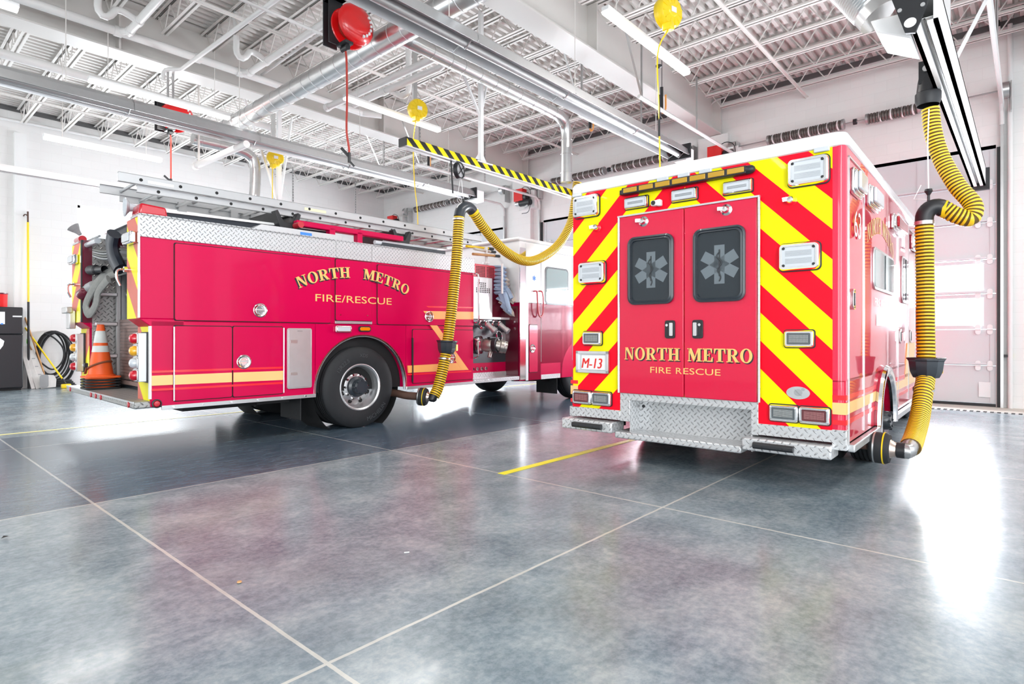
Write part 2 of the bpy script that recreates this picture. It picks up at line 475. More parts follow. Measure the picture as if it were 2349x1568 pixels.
# ================================================================== THE ROOM
XF, XB, YL, YR, ZC = 12.87, -6.0, 17.6, -5.2, 6.5
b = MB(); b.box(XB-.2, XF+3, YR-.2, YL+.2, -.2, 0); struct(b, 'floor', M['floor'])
# roof deck: trapezoid flutes running along x
b = MB(); pr = []; y = YR
while y < YL:
    pr += [(y, ZC), (y+.06, ZC), (y+.08, ZC+.08), (y+.13, ZC+.08)]; y += .15
n = len(pr)
b.v = [(XB, a, c) for a, c in pr]+[(XF, a, c) for a, c in pr]
b.f = [[i, i+1, n+i+1, n+i] for i in range(n-1)]; b.m = [0]*(n-1)
ceil = struct(b, 'ceiling', M['deck'], angle=10)
b = MB(); b.box(XB-.2, XF+.3, YR-.2, YL+.2, ZC+.12, ZC+.2); struct(b, 'ceiling_slab', M['steel_white'])
DOORS = [(.42, 4.62), (5.95, 10.2), (11.7, 15.9)]
DH = 4.4
def wall_x(name, x0, x1, ops, mats, dh):
    b = MB(); ys = YR
    for a, c in ops:
        b.box(x0, x1, ys, a, 0, ZC+.1); b.box(x0, x1, a, c, dh, ZC+.1); ys = c
    b.box(x0, x1, ys, YL, 0, ZC+.1)
    return struct(b, name, mats)
wall_x('wall_front', XF, XF+.25, DOORS, M['block_x'], DH)
wall_x('wall_back', XB-.25, XB, [(-3.6,.6),(12.6,16.6)], M['block_x'], 4.6)
# side wall with a high window
WX0, WX1, WZ0, WZ1 = 3.72, 6.2, 2.75, 4.45
b = MB(); b.box(XB, WX0, YL, YL+.25, 0, ZC+.1); b.box(WX1, XF+.25, YL, YL+.25, 0, ZC+.1)
b.box(WX0, WX1, YL, YL+.25, 0, WZ0); b.box(WX0, WX1, YL, YL+.25, WZ1, ZC+.1); struct(b, 'wall_left', M['block_y'])
b = MB(); xs = XB
for a in (-2.5, 3.5, 9.5):  # wide openings made up to let fill light in
    b.box(xs, a-2.7, YR-.25, YR, 0, ZC+.1); b.box(a-2.7, a+2.7, YR-.25, YR, 5.4, ZC+.1); xs = a+2.7
b.box(xs, XF+.25, YR-.25, YR, 0, ZC+.1); struct(b, 'wall_right', M['block_y'])
# shallow pilasters where the beams meet the front wall, and one on the side wall
for i, yy in enumerate((5.28, 10.9)):
    b = MB(); b.box(XF-.14, XF, yy-.34, yy+.34, 0, 5.66); struct(b, 'trim_%d' % (i+1), M['block_x'])
b = MB(); b.box(2.5, 2.72, YL-.12, YL, 0, 5.9); struct(b, 'trim_3', M['wall_gloss'])
# base strip of the front wall
b = MB(); b.box(XF-.02, XF, YR, .36, 0, .09); struct(b, 'baseboard_front', M['wall_gloss'])
# window
w1 = thing('window_1', None, None, (WX0, YL, 0)); w1['kind'] = 'structure'
b = MB()
for x0, x1, z0, z1 in ((0,2.48,WZ0,WZ0+.06),(0,2.48,WZ1-.06,WZ1),(0,.06,WZ0,WZ1),(2.42,2.48,WZ0,WZ1),(1.21,1.27,WZ0,WZ1)): b.box(x0,x1,.05,.12,z0,z1)
b.build('window_frame', M['white'], w1)
b = MB(); b.box(.05,2.43,.08,.09,WZ0+.05,WZ1-.05); b.build('window_pane', M['pane'], w1)

# ---- overhead doors
def overhead_door(i, y0, y1):
    d = thing('door_%d' % i, None, None, (XF, y0, 0)); d['kind'] = 'structure'; W = y1-y0
    zs = [.05, .70, 1.32, 1.93, 2.52, 3.15, 3.79, 4.40]
    for k in range(7):
        z0, z1 = zs[k]+.006, zs[k+1]-.006; b = MB()
        if k in (2, 3):
            lo, hi = z0+.06, z1-.06
            b.box(.02,.07,0,W,z0,lo); b.box(.02,.07,0,W,hi,z1)
            e = [.16, W/3, 2*W/3, W-.16]
            b.box(.02,.07,0,.16,lo,hi); b.box(.02,.07,W-.16,W,lo,hi)
            for q in e[1:3]: b.box(.02,.07,q-.05,q+.05,lo,hi)
        else:
            b.box(.02,.07,0,W,z0,z1)
            for q in range(5): b.box(.005,.02,W*q/4+(-.0 if q else 0)+(.02 if q == 0 else -.06 if q < 4 else -.1),W*q/4+(.08 if q == 0 else .06 if q < 4 else -.02),z0+.01,z1-.01)
        sec = b.build('door_section', M['panel_grey'], d)
        if k in (2, 3):
            for q in range(3):
                g = MB(); g.box(.04,.05,e[q],e[q+1],lo,hi); g.build('pane', M['pane'], sec)
        if k in (1, 3, 4, 5, 6):
            s = MB(); s.box(-.035,.02,.12,W-.12,z0+.012,z0+.04); s.build('strut', M['panel_grey'], sec)
    for z in zs[1:7]:
        for yy in (.08, .24, W-.24, W-.08):
            h = MB(); h.prism(rrect(.075,.17,.035,4), lambda u,v,w: (w,yy+u,z+v), -.012, .006)
            h.cyl((-.016,yy-.04,z),(-.016,yy+.04,z),.012,n=8); h.build('door_hinge', M['white'], d)
    s = MB(); s.box(-.03,.05,-.06,-.012,0,DH); s.box(-.03,.05,W+.012,W+.06,0,DH); s.box(.0,.06,0,W,.0,.05); s.box(-.0,.05,0,W,DH,DH+.05)
    s.build('weather_seal', M['black'], d)
    t = MB(); t.box(-.1,-.03,-.1,-.06,0,5.0); t.box(-.1,-.03,W+.06,W+.1,0,5.0)
    t.build('vertical_track', M['galv'], d)
    p = MB(); p.box(-.001,.004,.07,.23,.16,.42); p.build('notice', M['paper'], d)
    return d
for i, (a, c) in enumerate(DOORS): overhead_door(i+1, a, c)
# trench drain across the door thresholds: bars over a dark channel
for k, (a, c) in enumerate(((-1.2, 5.2),)):
    b = MB(); b.box(11.82,12.02,a,c,.001,.004,1)
    for q in range(int((c-a)/.085)):
        b.box(11.84,12.0,a+q*.085,a+q*.085+.045,.004,.008,0)
    tag(b.build('trench_drain', [M['dark'], M['alu']]), 'narrow slotted floor drain in front of the bright overhead door', 'drain')
# sill in front of the door
b = MB(); b.box(12.02,XF+.3,-1.2,16.2,.0005,.003); struct(b, 'trim_4', mat('threshold_concrete', (.62,.58,.52), .6, noise=.08))
# yellow lane lines
b = MB(); b.box(3.76,11.7,3.41,3.49,.001,.003)
tag(b.build('lane_line', M['stripe_yel']), 'yellow painted line on the floor running under the ambulance', 'floor line')
b = MB(); b.box(-4,11.7,9.36,9.42,.001,.003)
tag(b.build('lane_line', mat('worn_yellow_paint', (.80,.70,.22), .4)), 'thin yellow painted line on the floor beyond the fire engine', 'floor line')

# ---- roof beams (wide flange) with stiffeners
def roof_beam(yc, z0, z1, w):
    b = MB(); b.box(XB, XF, yc-w/2, yc+w/2, z0, z0+.025); b.box(XB, XF, yc-w/2, yc+w/2, z1-.025, z1); b.box(XB, XF, yc-.012, yc+.012, z0+.025, z1-.025)
    for x in (-2.2, 2.8, 7.81, 12.75): b.box(x-.015, x+.015, yc-w/2+.01, yc+w/2-.01, z0+.025, z1-.025)
    o = struct(b, 'roof_beam', M['beam']); return o
roof_beam(5.30, 5.67, 6.5, .41); roof_beam(10.86, 5.67, 6.5, .41); roof_beam(-.5, 5.67, 6.5, .41)
# ---- open web joists between the beams
def joist_mesh(L):
    b = MB(); zt, zb = 6.5, 6.07
    for s in (-1, 1):
        b.box(s*.012, s*.062, 0, L, zt-.05, zt-.044); b.box(s*.012, s*.018, 0, L, zt-.05, zt)   # top chord angles
        b.box(s*.012, s*.055, .35, L-.35, zb, zb+.006); b.box(s*.012, s*.018, .35, L-.35, zb, zb+.05)
    n = max(4, int(round((L-.3)/.52))); st = (L-.2)/n
    for i in range(n):
        y0 = .1+i*st
        b.cyl((0,y0,zt-.03),(0,y0+st/2,zb+.03),.011,n=5); b.cyl((0,y0+st/2,zb+.03),(0,y0+st,zt-.03),.011,n=5)
    return b
for y0, y1 in ((-.5, 5.28), (5.32, 10.84), (10.88, YL)):
    proto = None
    for k in range(23):
        x = 12.30-.745*k
        if x < XB+.2: break
        if proto is None:
            o = struct(joist_mesh(y1-y0), 'roof_joist', M['joist'], smooth=False); proto = o
        else:
            o = proto.copy(); COL.objects.link(o)
        o.location = (x, y0, 0)
    for q in (.33, .67):
        yy = y0+(y1-y0)*q; b = MB(); b.box(XB, XF, yy-.025, yy+.025, 6.05, 6.07); b.box(XB, XF, yy+.02, yy+.026, 6.03, 6.07)
        struct(b, 'joist_bridging', M['joist'])
# dark gap strip at the top of the front wall (open flutes under the deck)
b = MB(); b.box(XF-.03, XF, YR, YL, 6.40, 6.5); struct(b, 'trim_5', mat('wall_plate_shadow', (.12,.12,.12), .7))
b = MB(); b.box(XB, XF, YL-.03, YL, 6.40, 6.5); struct(b, 'trim_6', bpy.data.materials['wall_plate_shadow'])
# ================================================================== WHEELS
def wheel(parent, c, r, w, side=-1, rim_r=None, inner=None, text=False, dish=.09, face=None, holes=8):
    """wheel centred at c, axle along y; outer face towards side*y. Returns wheel part (tyre) with rim, hub, nuts under it"""
    rim_r = rim_r or r*.52; ax = (0, side, 0); c = Vector(c); o = c-Vector(ax)*(w/2)
    sh = r*.93
    prof = [(rim_r,.03*w),(rim_r*1.04,.0),(r*.72,-.015*w),(sh*.95,.02*w),(r*.975,.10*w),(r,.16*w)]
    ng = 4
    for k in range(ng):
        q = .16+.68*(k+.5)/ng
        prof += [(r,(q-.035)*w),(r-.012,(q-.03)*w),(r-.012,(q+.03)*w),(r,(q+.035)*w)]
    prof += [(r,.84*w),(r*.975,.90*w),(sh*.95,.98*w),(r*.80,1.015*w),(r*.72,1.01*w),(rim_r*1.08,1.0*w),(rim_r,.96*w),(rim_r*.98,.5*w)]
    b = MB(); b.lathe(prof, o, ax, 56)
    ty = b.build('wheel', M['tire'], parent, angle=50)
    if text:
        t = MB()
        def arc(s, a_mid, h, R, inv=False):
            vs, fs, wd = sans(s); sc = h; tot = wd*sc/R
            f = lambda u, v: None
            out = []
            for u, v in vs:
                rr = R+(v-.5)*h*(-1 if inv else 1); an = rad(a_mid)+(tot/2-u*sc/R)*(-1 if inv else 1)
                out.append((c.x+rr*cos(an), c.y+side*(w/2+.016*w+.002), c.z+rr*sin(an)))
            t.add(out, fs)
        arc('XDS', 84, .045, r*.78); arc('12R22.5', 132, .05, r*.74); arc('MICHELIN', -55, .055, r*.82, True)
        t.build('tire_lettering', M['tire_text'], ty)
    # rim: barrel, dished disc with hand holes
    fy = w  # outer plane
    b = MB()
    b.lathe([(rim_r*1.03,fy*.985),(rim_r*1.06,fy*1.0),(rim_r*1.02,fy*1.01),(rim_r*.96,fy*.97),(rim_r*.90,fy*.80),(rim_r*.88,fy-dish),(rim_r*.86,fy-dish-.02)], o, ax, 48)
    b.lathe([(rim_r*.88,fy-dish-.01),(rim_r*.74,fy-dish+.015),(rim_r*.55,fy-dish+.035),(rim_r*.40,fy-dish+.04)], o, ax, 48)
    rm = b.build('rim', face or M['alu'], ty, angle=30)
    d = Vector(ax)
    for k in range(holes):
        a = 2*PI*(k+.5)/holes; p = o+Vector((cos(a),0,sin(a)))*rim_r*.70+d*(fy-dish+.018)
        MB().cyl(p-d*.01, p+d*.006, rim_r*.10, n=14).build('hand_hole', M['dark'], rm)
    hb = MB(); hb.lathe([(rim_r*.47,fy-dish+.03),(rim_r*.46,fy-dish+.08),(rim_r*.36,fy-dish+.10),(rim_r*.34,fy-dish+.17),(rim_r*.28,fy-dish+.19),(0.001,fy-dish+.19)], o, ax, 32)
    for k in range(8):
        a = 2*PI*k/8; p = o+Vector((cos(a),0,sin(a)))*rim_r*.30+d*(fy-dish+.17); hb.cyl(p, p+d*.03, .012, n=6)
    hb.build('hub', M['charcoal'], ty)
    for k in range(10):
        a = 2*PI*k/10; p = o+Vector((cos(a),0,sin(a)))*rim_r*.57+d*(fy-dish+.03); MB().cyl(p, p+d*.03, .016, n=6).build('wheel_nut', M['chrome'], ty)
    return ty
def plain_wheel(parent, c, r, w):
    b = MB(); c = Vector(c)
    b.lathe([(r*.5,0),(r*.72,-.01),(r*.94,.01),(r,.12*w),(r,.88*w),(r*.94,w-.01),(r*.72,w+.01),(r*.5,w),(r*.45,w*.5)], c-Vector((0,w/2,0)), (0,1,0), 40, closed=True)
    b.cyl(c-Vector((0,w*.1,0)), c+Vector((0,w*.1,0)), r*.52, n=32)
    return b.build('wheel', M['tire'], parent, angle=50)

# ================================================================== AMBULANCE
A = thing('ambulance', 'red ambulance with red and yellow chevron back doors marked M-13', 'ambulance', (4.887,1.018,0), rad(1.16))
AW, AL = 2.46, 4.25
def foot(x0, x1, y0, y1, r):
    return [(x, y) for x, y in rrect(x1-x0, y1-y0, r, 6, (x0+x1)/2, (y0+y1)/2)]
up = lambda u, v, w: (u, v, w)
def archcut(xs0, xs1, zb, zt, cx, R, y0, y1, b, m=0, n=20, cz=None):
    """side slab from xs0..xs1, zb..zt with a wheel arch cut out (centre cx, radius R about z=cz)"""
    cz = zb if cz is None else cz
    xa = cx-math.sqrt(R*R-(zb-cz)**2); xb = cx+math.sqrt(R*R-(zb-cz)**2)
    a0 = math.atan2(zb-cz, xa-cx); a1 = math.atan2(zb-cz, xb-cx)
    if a0 < 0: a0 += 2*PI
    pts = [(xs0,zb),(xa,zb)]+[(cx+R*cos(a0+(a1-a0)*i/n), cz+R*sin(a0+(a1-a0)*i/n)) for i in range(1,n)]+[(xb,zb),(xs1,zb)]
    # split into strips to keep faces convex
    top = [(p[0], zt) for p in pts]
    for i in range(len(pts)-1):
        p, q = pts[i], pts[i+1]
        if q[0]-p[0] < 1e-6: continue
        v = [(p[0],y0,p[1]),(q[0],y0,q[1]),(q[0],y0,zt),(p[0],y0,zt),(p[0],y1,p[1]),(q[0],y1,q[1]),(q[0],y1,zt),(p[0],y1,zt)]
        b.add(v, [(0,1,2,3),(7,6,5,4),(0,4,5,1),(3,2,6,7)]+([(0,3,7,4)] if i == 0 else [])+([(1,5,6,2)] if i == len(pts)-2 else []), m)
WXC, WR = 1.72, .46
b = MB()
b.prism(foot(0,AL,0,AW,.055), up, .86, 2.63)
b.box(.02,.9,.002,.62,.50,.87); b.box(.02,.9,1.89,AW-.002,.50,.87); b.box(.22,.9,.6,1.9,.50,.87); b.prism(foot(0,.2,0,.2,.055), up, .50, .87); b.prism(foot(0,.2,AW-.2,AW,.055), up, .50, .87); b.box(.0,.3,.62,1.89,.66,.87)
archcut(.05, AL, .40, .88, WXC, WR, .0, .10, b, cz=.40); archcut(.05, AL, .40, .88, WXC, WR, AW-.10, AW, b, cz=.40)
b.box(2.4, AL, .1, AW-.1, .45, .87)
b.build('body', M['amb_red'], A, angle=25)
b = MB(); b.box(.95,2.4,.1,AW-.1,.55,.87); b.box(.3,AL-.1,.5,AW-.5,.35,.6); b.cyl((WXC,.2,.40),(WXC,AW-.2,.40),.09,n=12); b.box(.3,4.2,.7,.85,.42,.6); b.box(.3,4.2,AW-.85,AW-.7,.42,.6)
b.build('underbody', M['dark'], A)
b = MB()
for z, gr in ((2.625,.0),(2.66,.012),(2.70,.008),(2.73,-.012),(2.745,-.05)): pass
pr = [(2.622,.004),(2.63,.014),(2.70,.014),(2.73,.0),(2.745,-.04)]
rings = [[(x, y, z) for x, y in foot(-g, AL+g, -g, AW+g, .09)] for z, g in pr]
for r_ in rings: b.v += r_
n = len(rings[0])
for k in range(len(rings)-1):
    for i in range(n): b.f.append([k*n+i, k*n+(i+1)%n, (k+1)*n+(i+1)%n, (k+1)*n+i]); b.m.append(0)
b.f += [list(reversed(range(n))), [(len(rings)-1)*n+i for i in range(n)]]; b.m += [0,0]
b.build('roof', M['white_paint'], A, angle=50)
# chevron back
b = MB()
P = lambda pts: b.prism(pts, lambda u,v,w: (w,u,v), -.004, .0)
P([(.088,.495),(.624,.495),(.624,.66),(1.889,.66),(1.889,.495),(2.43,.495),(2.43,2.622),(.088,2.622)])
b.build('chevron_panel', CHEV_R, A)
# bright stripe round the lower corner
def side_stripe(z0, z1, x1, mt, name='side_stripe', segs=((0,1.3),(2.55,4.25))):
    R_ = [(-.006,.06,.0,.088),(-.006,.06,AW-.088,AW)]
    for a, c in segs: R_ += [(a,c,-.004,.002),(a,c,AW-.002,AW+.004)]
    for r in R_: MB().box(*r,z0,z1).build(name, mt, A)
side_stripe(.618,.705,0,M['stripe_gold'])
side_stripe(.725,.76,0,M['stripe_red']); side_stripe(.54,.575,0,M['stripe_red'])
b = MB(); b.prism([(3.2,.705),(3.85,.705),(4.25,1.12),(3.45,1.12)], lambda u,v,w: (u,w,v), -.004, .002); b.build('side_stripe', M['stripe_gold'], A)

# ---- rear doors
def rear_fn(x): return lambda u, v, w=0: (x-w, u, v)   # u=y, v=z, w outward
def rear_door(y0, y1, wy0, wy1, hy, hook, key):
    b = MB(); b.prism(rrect(y1-y0, 1.655, .012, 3, (y0+y1)/2, 1.495), rear_fn(-.004), 0, .026)
    d = b.build('rear_door', M['amb_red'], A, bevel=.006)
    cy_, cz_ = (wy0+wy1)/2, 1.805
    f = MB(); W, H = wy1-wy0, .625
    po = rrect(W, H, .07, 6, cy_, cz_); pi_ = rrect(W-.07, H-.07, .05, 6, cy_, cz_); n = len(po)
    rr_ = [(po,.026),(po,.05),(rrect(W-.03,H-.03,.06,6,cy_,cz_),.056),(rrect(W-.045,H-.045,.055,6,cy_,cz_),.046),(pi_,.052),(pi_,.030)]
    for P, w in rr_: f.v += [(-.004-w, a, c) for a, c in P]
    for k in range(len(rr_)-1):
        for i in range(n): f.f.append([k*n+i,k*n+(i+1)%n,(k+1)*n+(i+1)%n,(k+1)*n+i]); f.m.append(0)
    win = f.build('window_frame', M['charcoal'], d, angle=60)
    g = MB(); g.prism(pi_, rear_fn(-.004), .028, .033); g.build('glass', M['glass_dark'], win)
    s = MB(); fn = lambda u, v: (-.0385, cy_-.005-u, cz_+v)
    for a in (0, 60, 120):
        ca, sa = cos(rad(a)), sin(rad(a))
        s.add([fn(x*ca-y*sa, x*sa+y*ca) for x, y in ((-.044,-.163),(.044,-.163),(.044,.163),(-.044,.163))], [(0,1,2,3)])
    s.build('star_of_life', M['star'], win)
    k = MB(); k.box(-.041,-.039,cy_-.012,cy_-.0,cz_-.10,cz_+.125)
    k.tube([(-.041, cy_-.006+.022*sin(t*.55)*(1.1-t*.03), cz_+.10-t*.0105) for t in range(24)], .0055, 6)
    k.build('staff_and_snake', M['snake'], win)
    h = MB(); h.prism(rrect(.094,.16,.02,4,hy,1.263), rear_fn(-.004), .026, .040); h.prism(rrect(.05,.11,.012,4,hy,1.263), rear_fn(-.004), .040, .043)
    hd = h.build('door_handle', M['black'], d, bevel=.004)
    e = MB(); e.prism(rrect(.032,.115,.006,3,hy+key*.018,1.263), rear_fn(-.004), .043, .055)
    e.cyl((-.05,hy-key*.022,1.30),(-.06,hy-key*.022,1.30),.012,n=14); e.build('lever', M['chrome'], hd)
    k = MB(); y = hook; k.lathe([(.001,.07),(.02,.068),(.028,.055),(.03,.04),(.042,.03),(.048,.026)], (-.004,y,2.255), (-1,0,0), 20); k.beam((-.05,y+.0,2.262),(-.075,y+.06,2.262),.02,.03)
    k.build('hold_open_catch', M['chrome'], d)
    return d
dl = rear_door(1.250,1.885,1.336,1.788,1.372,1.635,-1); dr = rear_door(.628,1.243,.715,1.155,1.118,.875,1)
b = MB(); b.box(-.036,-.004,.605,1.905,2.322,2.337); b.build('rain_gutter', M['alu'], A)
for y in (.612, 1.893):
    b = MB(); b.cyl((-.03,y,.67),(-.03,y,2.32),.011,n=10)
    for k in range(33): b.cyl((-.03,y,.68+k*.05),(-.03,y,.683+k*.05),.0125,n=10,m=1)
    b.build('door_hinge', [M['alu'], M['dull_steel']], A)
# lettering on the doors
def word(text, polys_w, yl, wdt, z0, h, x, mt, par, off=(0,0), nm='lettering'):
    polys, w = polys_w; b = MB(); put_polys(b, polys, lambda u, v: (x, yl-u/w*wdt+off[0], z0+v*h+off[1])); return b.build(nm, mt, par, smooth=False)
for txt, yl, wd, par in (('NORTH',1.832,.548,dl),('METRO',1.213,.553,dr)):
    word(txt, serif(txt), yl, wd, .985, .113, -.0322, M['letter_dark'], par, (-.009,-.009), 'letter_shadow')
    word(txt, serif(txt), yl, wd, .985, .113, -.0330, M['gold'], par)
def sans_on(b, text, fn, W, H, shear=0, bold=0):
    vs, fs, w = sans(text, shear, bold); b.add([fn(u/w*W, v*H) for u, v in vs], fs)
b = MB(); sans_on(b, 'FIRE', lambda u, v: (-.033, 1.566-u, .870+v), .20, .054); sans_on(b, 'R', lambda u, v: (-.033, 1.318-u, .870+v), .055, .054); b.build('lettering', M['gold'], dl)
b = MB(); sans_on(b, 'ESCUE', lambda u, v: (-.033, 1.249-u, .870+v), .327, .054); b.build('lettering', M['gold'], dr)

# ---- lights on the back
def rect_lamp(name, y, z, w, h, r, depth, lens, x=-.004, screws=True, parent=A, bez=.028, dots=None, axis='x'):
    """bezelled rectangular lamp on the back (axis x) """
    F = rear_fn(x)
    b = MB(); n = 0
    rr_ = [(rrect(w+.012,h+.012,r+.004,5,y,z),0,1),(rrect(w+.012,h+.012,r+.004,5,y,z),.012,1),(rrect(w,h,r,5,y,z),.012,0),(rrect(w-.006,h-.006,r,5,y,z),depth*.8,0),(rrect(w-.022,h-.022,r*.8,5,y,z),depth,0),(rrect(w-2*bez,h-2*bez,r*.5,5,y,z),depth,0),(rrect(w-2*bez,h-2*bez,r*.5,5,y,z),depth-.012,0)]
    N = len(rr_[0][0])
    for P, wv, _ in rr_: b.v += [F(a,c,wv) for a, c in P]
    for k in range(len(rr_)-1):
        for i in range(N): b.f.append([k*N+i,k*N+(i+1)%N,(k+1)*N+(i+1)%N,(k+1)*N+i]); b.m.append(rr_[k][2])
    o = b.build(name, [M['chrome'], M['black']], parent, angle=40)
    l = MB(); l.prism(rrect(w-2*bez,h-2*bez,r*.5,5,y,z), F, .004, depth-.006)
    l.build('lens', lens, o)
    if screws:
        for sy in (-1,1):
            for sz in (-1,1):
                MB().cyl(F(y+sy*(w/2-bez-.012), z+sz*(h/2-bez-.012), depth-.008), F(y+sy*(w/2-bez-.012), z+sz*(h/2-bez-.012), depth-.002), .011, n=12).build('screw', M['black'], o)
    i = MB()
    if dots:
        nx, nz = dots; ww, hh = w-2*bez-.03, h-2*bez-.03
        for a in range(nx):
            for c in range(nz):
                py, pz = y-ww/2+ww*(a+.5)/nx, z-hh/2+hh*(c+.5)/nz
                i.box(x-depth+.004,x-depth+.002,py-ww/nx*.28,py+ww/nx*.28,pz-hh/nz*.28,pz+hh/nz*.28)
        i.build('led_grid', M['led_white'] if lens is not M['red_lens_dark'] else M['led_red'], o)
    else:
        ww, hh = w-2*bez-.05, h-2*bez-.05
        for k in range(2):
            for c in range(9): i.box(x-depth+.005,x-depth+.003,y-ww/2,y+ww/2,z-hh/2+k*hh*.55+c*hh*.045,z-hh/2+k*hh*.55+c*hh*.045+hh*.02)
        i.build('reflector', M['reflector'], o)
    return o
M['red_lens_dark'] = mat('dark_red_lens', (.13,.03,.035), .12, coat=.6); M['led_white'] = mat('led_white', (.50,.52,.50), .4); M['led_red'] = mat('led_red', (.55,.25,.25), .3); M['reflector'] = mat('lamp_reflector', (.62,.66,.70), .25, metal=.5)
for y, z, w, h in ((2.262,2.484,.292,.215),(2.193,1.825,.30,.215),(.25,2.466,.29,.215),(.313,1.817,.295,.213)): rect_lamp('scene_light', y, z, w, h, .035, .055, M['lens'])
for y, z, w in ((1.715,2.442,.238),(1.247,2.440,.237),(.785,2.433,.24)): rect_lamp('warning_light', y, z, w, .105, .012, .045, M['lens'], screws=False, bez=.016)
for y in (2.194, .315): rect_lamp('reverse_light', y, 1.182, .214, .134, .018, .042, M['lens_dark'], screws=False, bez=.022, dots=(14,8))
for y, l in ((2.313,'red_lens_dark'),(2.09,'lens_dark'),(.428,'lens_dark'),(.207,'red_lens_dark')): rect_lamp('tail_light', y, .597, .216, .132, .018, .04, M[l], screws=False, bez=.022, dots=(14,8))
# amber arrow bar
b = MB(); b.box(-.075,-.004,.70,1.84,2.522,2.586); b.box(-.05,-.004,1.84,1.875,2.53,2.575)
b.lathe([(.001,-.04),(.02,-.035),(.034,-.015),(.036,.02),(.032,.035)], (-.045,.675,2.552), (0,1,0), 16)
lb = b.build('light_bar', M['black'], A, bevel=.006)
for k in range(7):
    y1 = 1.83-k*.161; q = MB(); q.box(-.082,-.07,y1-.150,y1-.012,2.533,2.577); q.build('amber_lens', M['amber'], lb, bevel=.004)
# clearance markers, camera, catches
for y in (2.372, 1.451, 1.252, 1.057, .157):
    b = MB(); b.prism(rrect(.108,.036,.008,3,y,2.612), rear_fn(-.004), 0, .028); b.build('clearance_light', M['lens'], A, bevel=.006)
b = MB(); b.box(-.06,-.004,1.455,1.50,2.372,2.432); b.box(-.075,-.02,1.475,1.545,2.375,2.425); c_ = b.build('reversing_camera', M['white'], A, bevel=.012)
b = MB(); b.cyl((-.072,1.515,2.40),(-.080,1.515,2.40),.02,n=16); b.build('camera_lens', M['black'], c_)
for y in (2.147, .375):
    b = MB(); b.lathe([(.001,.06),(.02,.058),(.03,.045),(.034,.02),(.04,.004),(.042,0)], (-.004,y,2.262), (-1,0,0), 20); b.beam((-.045,y+.005,2.27),(-.07,y+.05,2.262),.016,.03); b.build('door_catch', M['chrome'], A)
# plate
b = MB(); y0,y1,z0,z1 = 2.01,2.382,.842,1.056
for a,c,d,e in ((y0,y1,z1-.028,z1),(y0,y1,z0,z0+.028),(y0,y0+.028,z0,z1),(y1-.028,y1,z0,z1)): b.box(-.03,-.004,a,c,d,e)
b.box(-.008,-.004,y0,y1,z0,z1); pf = b.build('plate_frame', M['alu'], A, bevel=.003)
b = MB(); b.box(-.016,-.010,y0+.035,y1-.06,z0+.033,z1-.04); pl = b.build('plate', M['paper'], pf)
b = MB()
for e_ in (-.003, .003): sans_on(b, 'M-13', lambda u, v: (-.0185+e_*.02, 2.318-u+e_, .888+v), .235, .098, .22)
b.build('lettering', mat('plate_red', (.72,.02,.015), .5), pl)
# oval badge
b = MB(); b.prism(circle(.085,32,.326,.762,.58), rear_fn(-.004), 0, .005); bd = b.build('badge', M['alu'], A)
b = MB(); b.prism(circle(.030,20,.325,.765,.9), rear_fn(-.009), 0, .0015); b.prism(circle(.012,12,.29,.79), rear_fn(-.009), 0, .0015); b.beam((-.0105,.35,.79),(-.0105,.30,.74),.008,.002); b.build('emblem', M['grey'], bd)

# ---- tread plate tail: kick plate, recess and steps
b = MB(); T = -.012
b.box(T,0,.623,1.89,.602,.668); b.box(T,0,.623,.680,.40,.603); b.box(T,0,1.785,1.89,.40,.603)
b.box(T,0,.0,.624,.405,.497); b.box(T,0,1.889,AW,.405,.497); b.box(T,.10,-.008,.09,.352,.503); b.box(T,.10,AW-.09,AW+.008,.40,.497)
b.build('kick_plate', M['tread'], A, bevel=.004)
b = MB(); b.box(.2,.215,.68,1.785,.26,.66); b.box(0,.215,.672,.682,.26,.66); b.box(0,.215,1.783,1.793,.26,.66)
b.add([(.0,.68,.604),(.0,1.785,.604),(.2,1.785,.63),(.2,.68,.63)], [(0,1,2,3)])
b.build('step_recess', M['tread'], A)
for y in (1.755,.70): MB().cyl((.197,y,.53),(.2,y,.53),.016,n=14).build('drain_hole', M['black'], A)
def step(y0, y1, x0, x1, z0, z1, bump=None):
    b = MB(); b.box(x0,x1,y0,y1,z0,z1); o = b.build('step', M['tread'], A, bevel=.012)
    if bump:
        c = MB(); ym = (bump[0]+bump[1])/2
        c.prism([(-.0,-.024),(.03,-.024),(.042,-.008),(.042,.012),(.03,.026),(0,.026)], lambda u, v, w: (x0-u, w, (z0+z1)/2+v), bump[0], bump[1])
        for q in (-.25,.25): c.cyl((x0-.038,ym+q*(bump[1]-bump[0]),(z0+z1)/2),(x0-.044,ym+q*(bump[1]-bump[0]),(z0+z1)/2),.008,n=10,m=1)
        c.build('rubber_bumper', [M['black'], M['dark']], o, bevel=.006)
    return o
step(1.93,2.505,-.10,.14,.285,.386,(2.03,2.36)); step(.075,.725,-.10,.14,.285,.386,(.33,.63)); step(.745,1.925,-.055,.22,.243,.305)
for y, x0 in ((.35,.02),(1.0,.23),(1.6,.23),(2.2,.02)): MB().box(x0,.6,y-.03,y+.03,.262,.34).build('step_bracket', M['dark'], A)

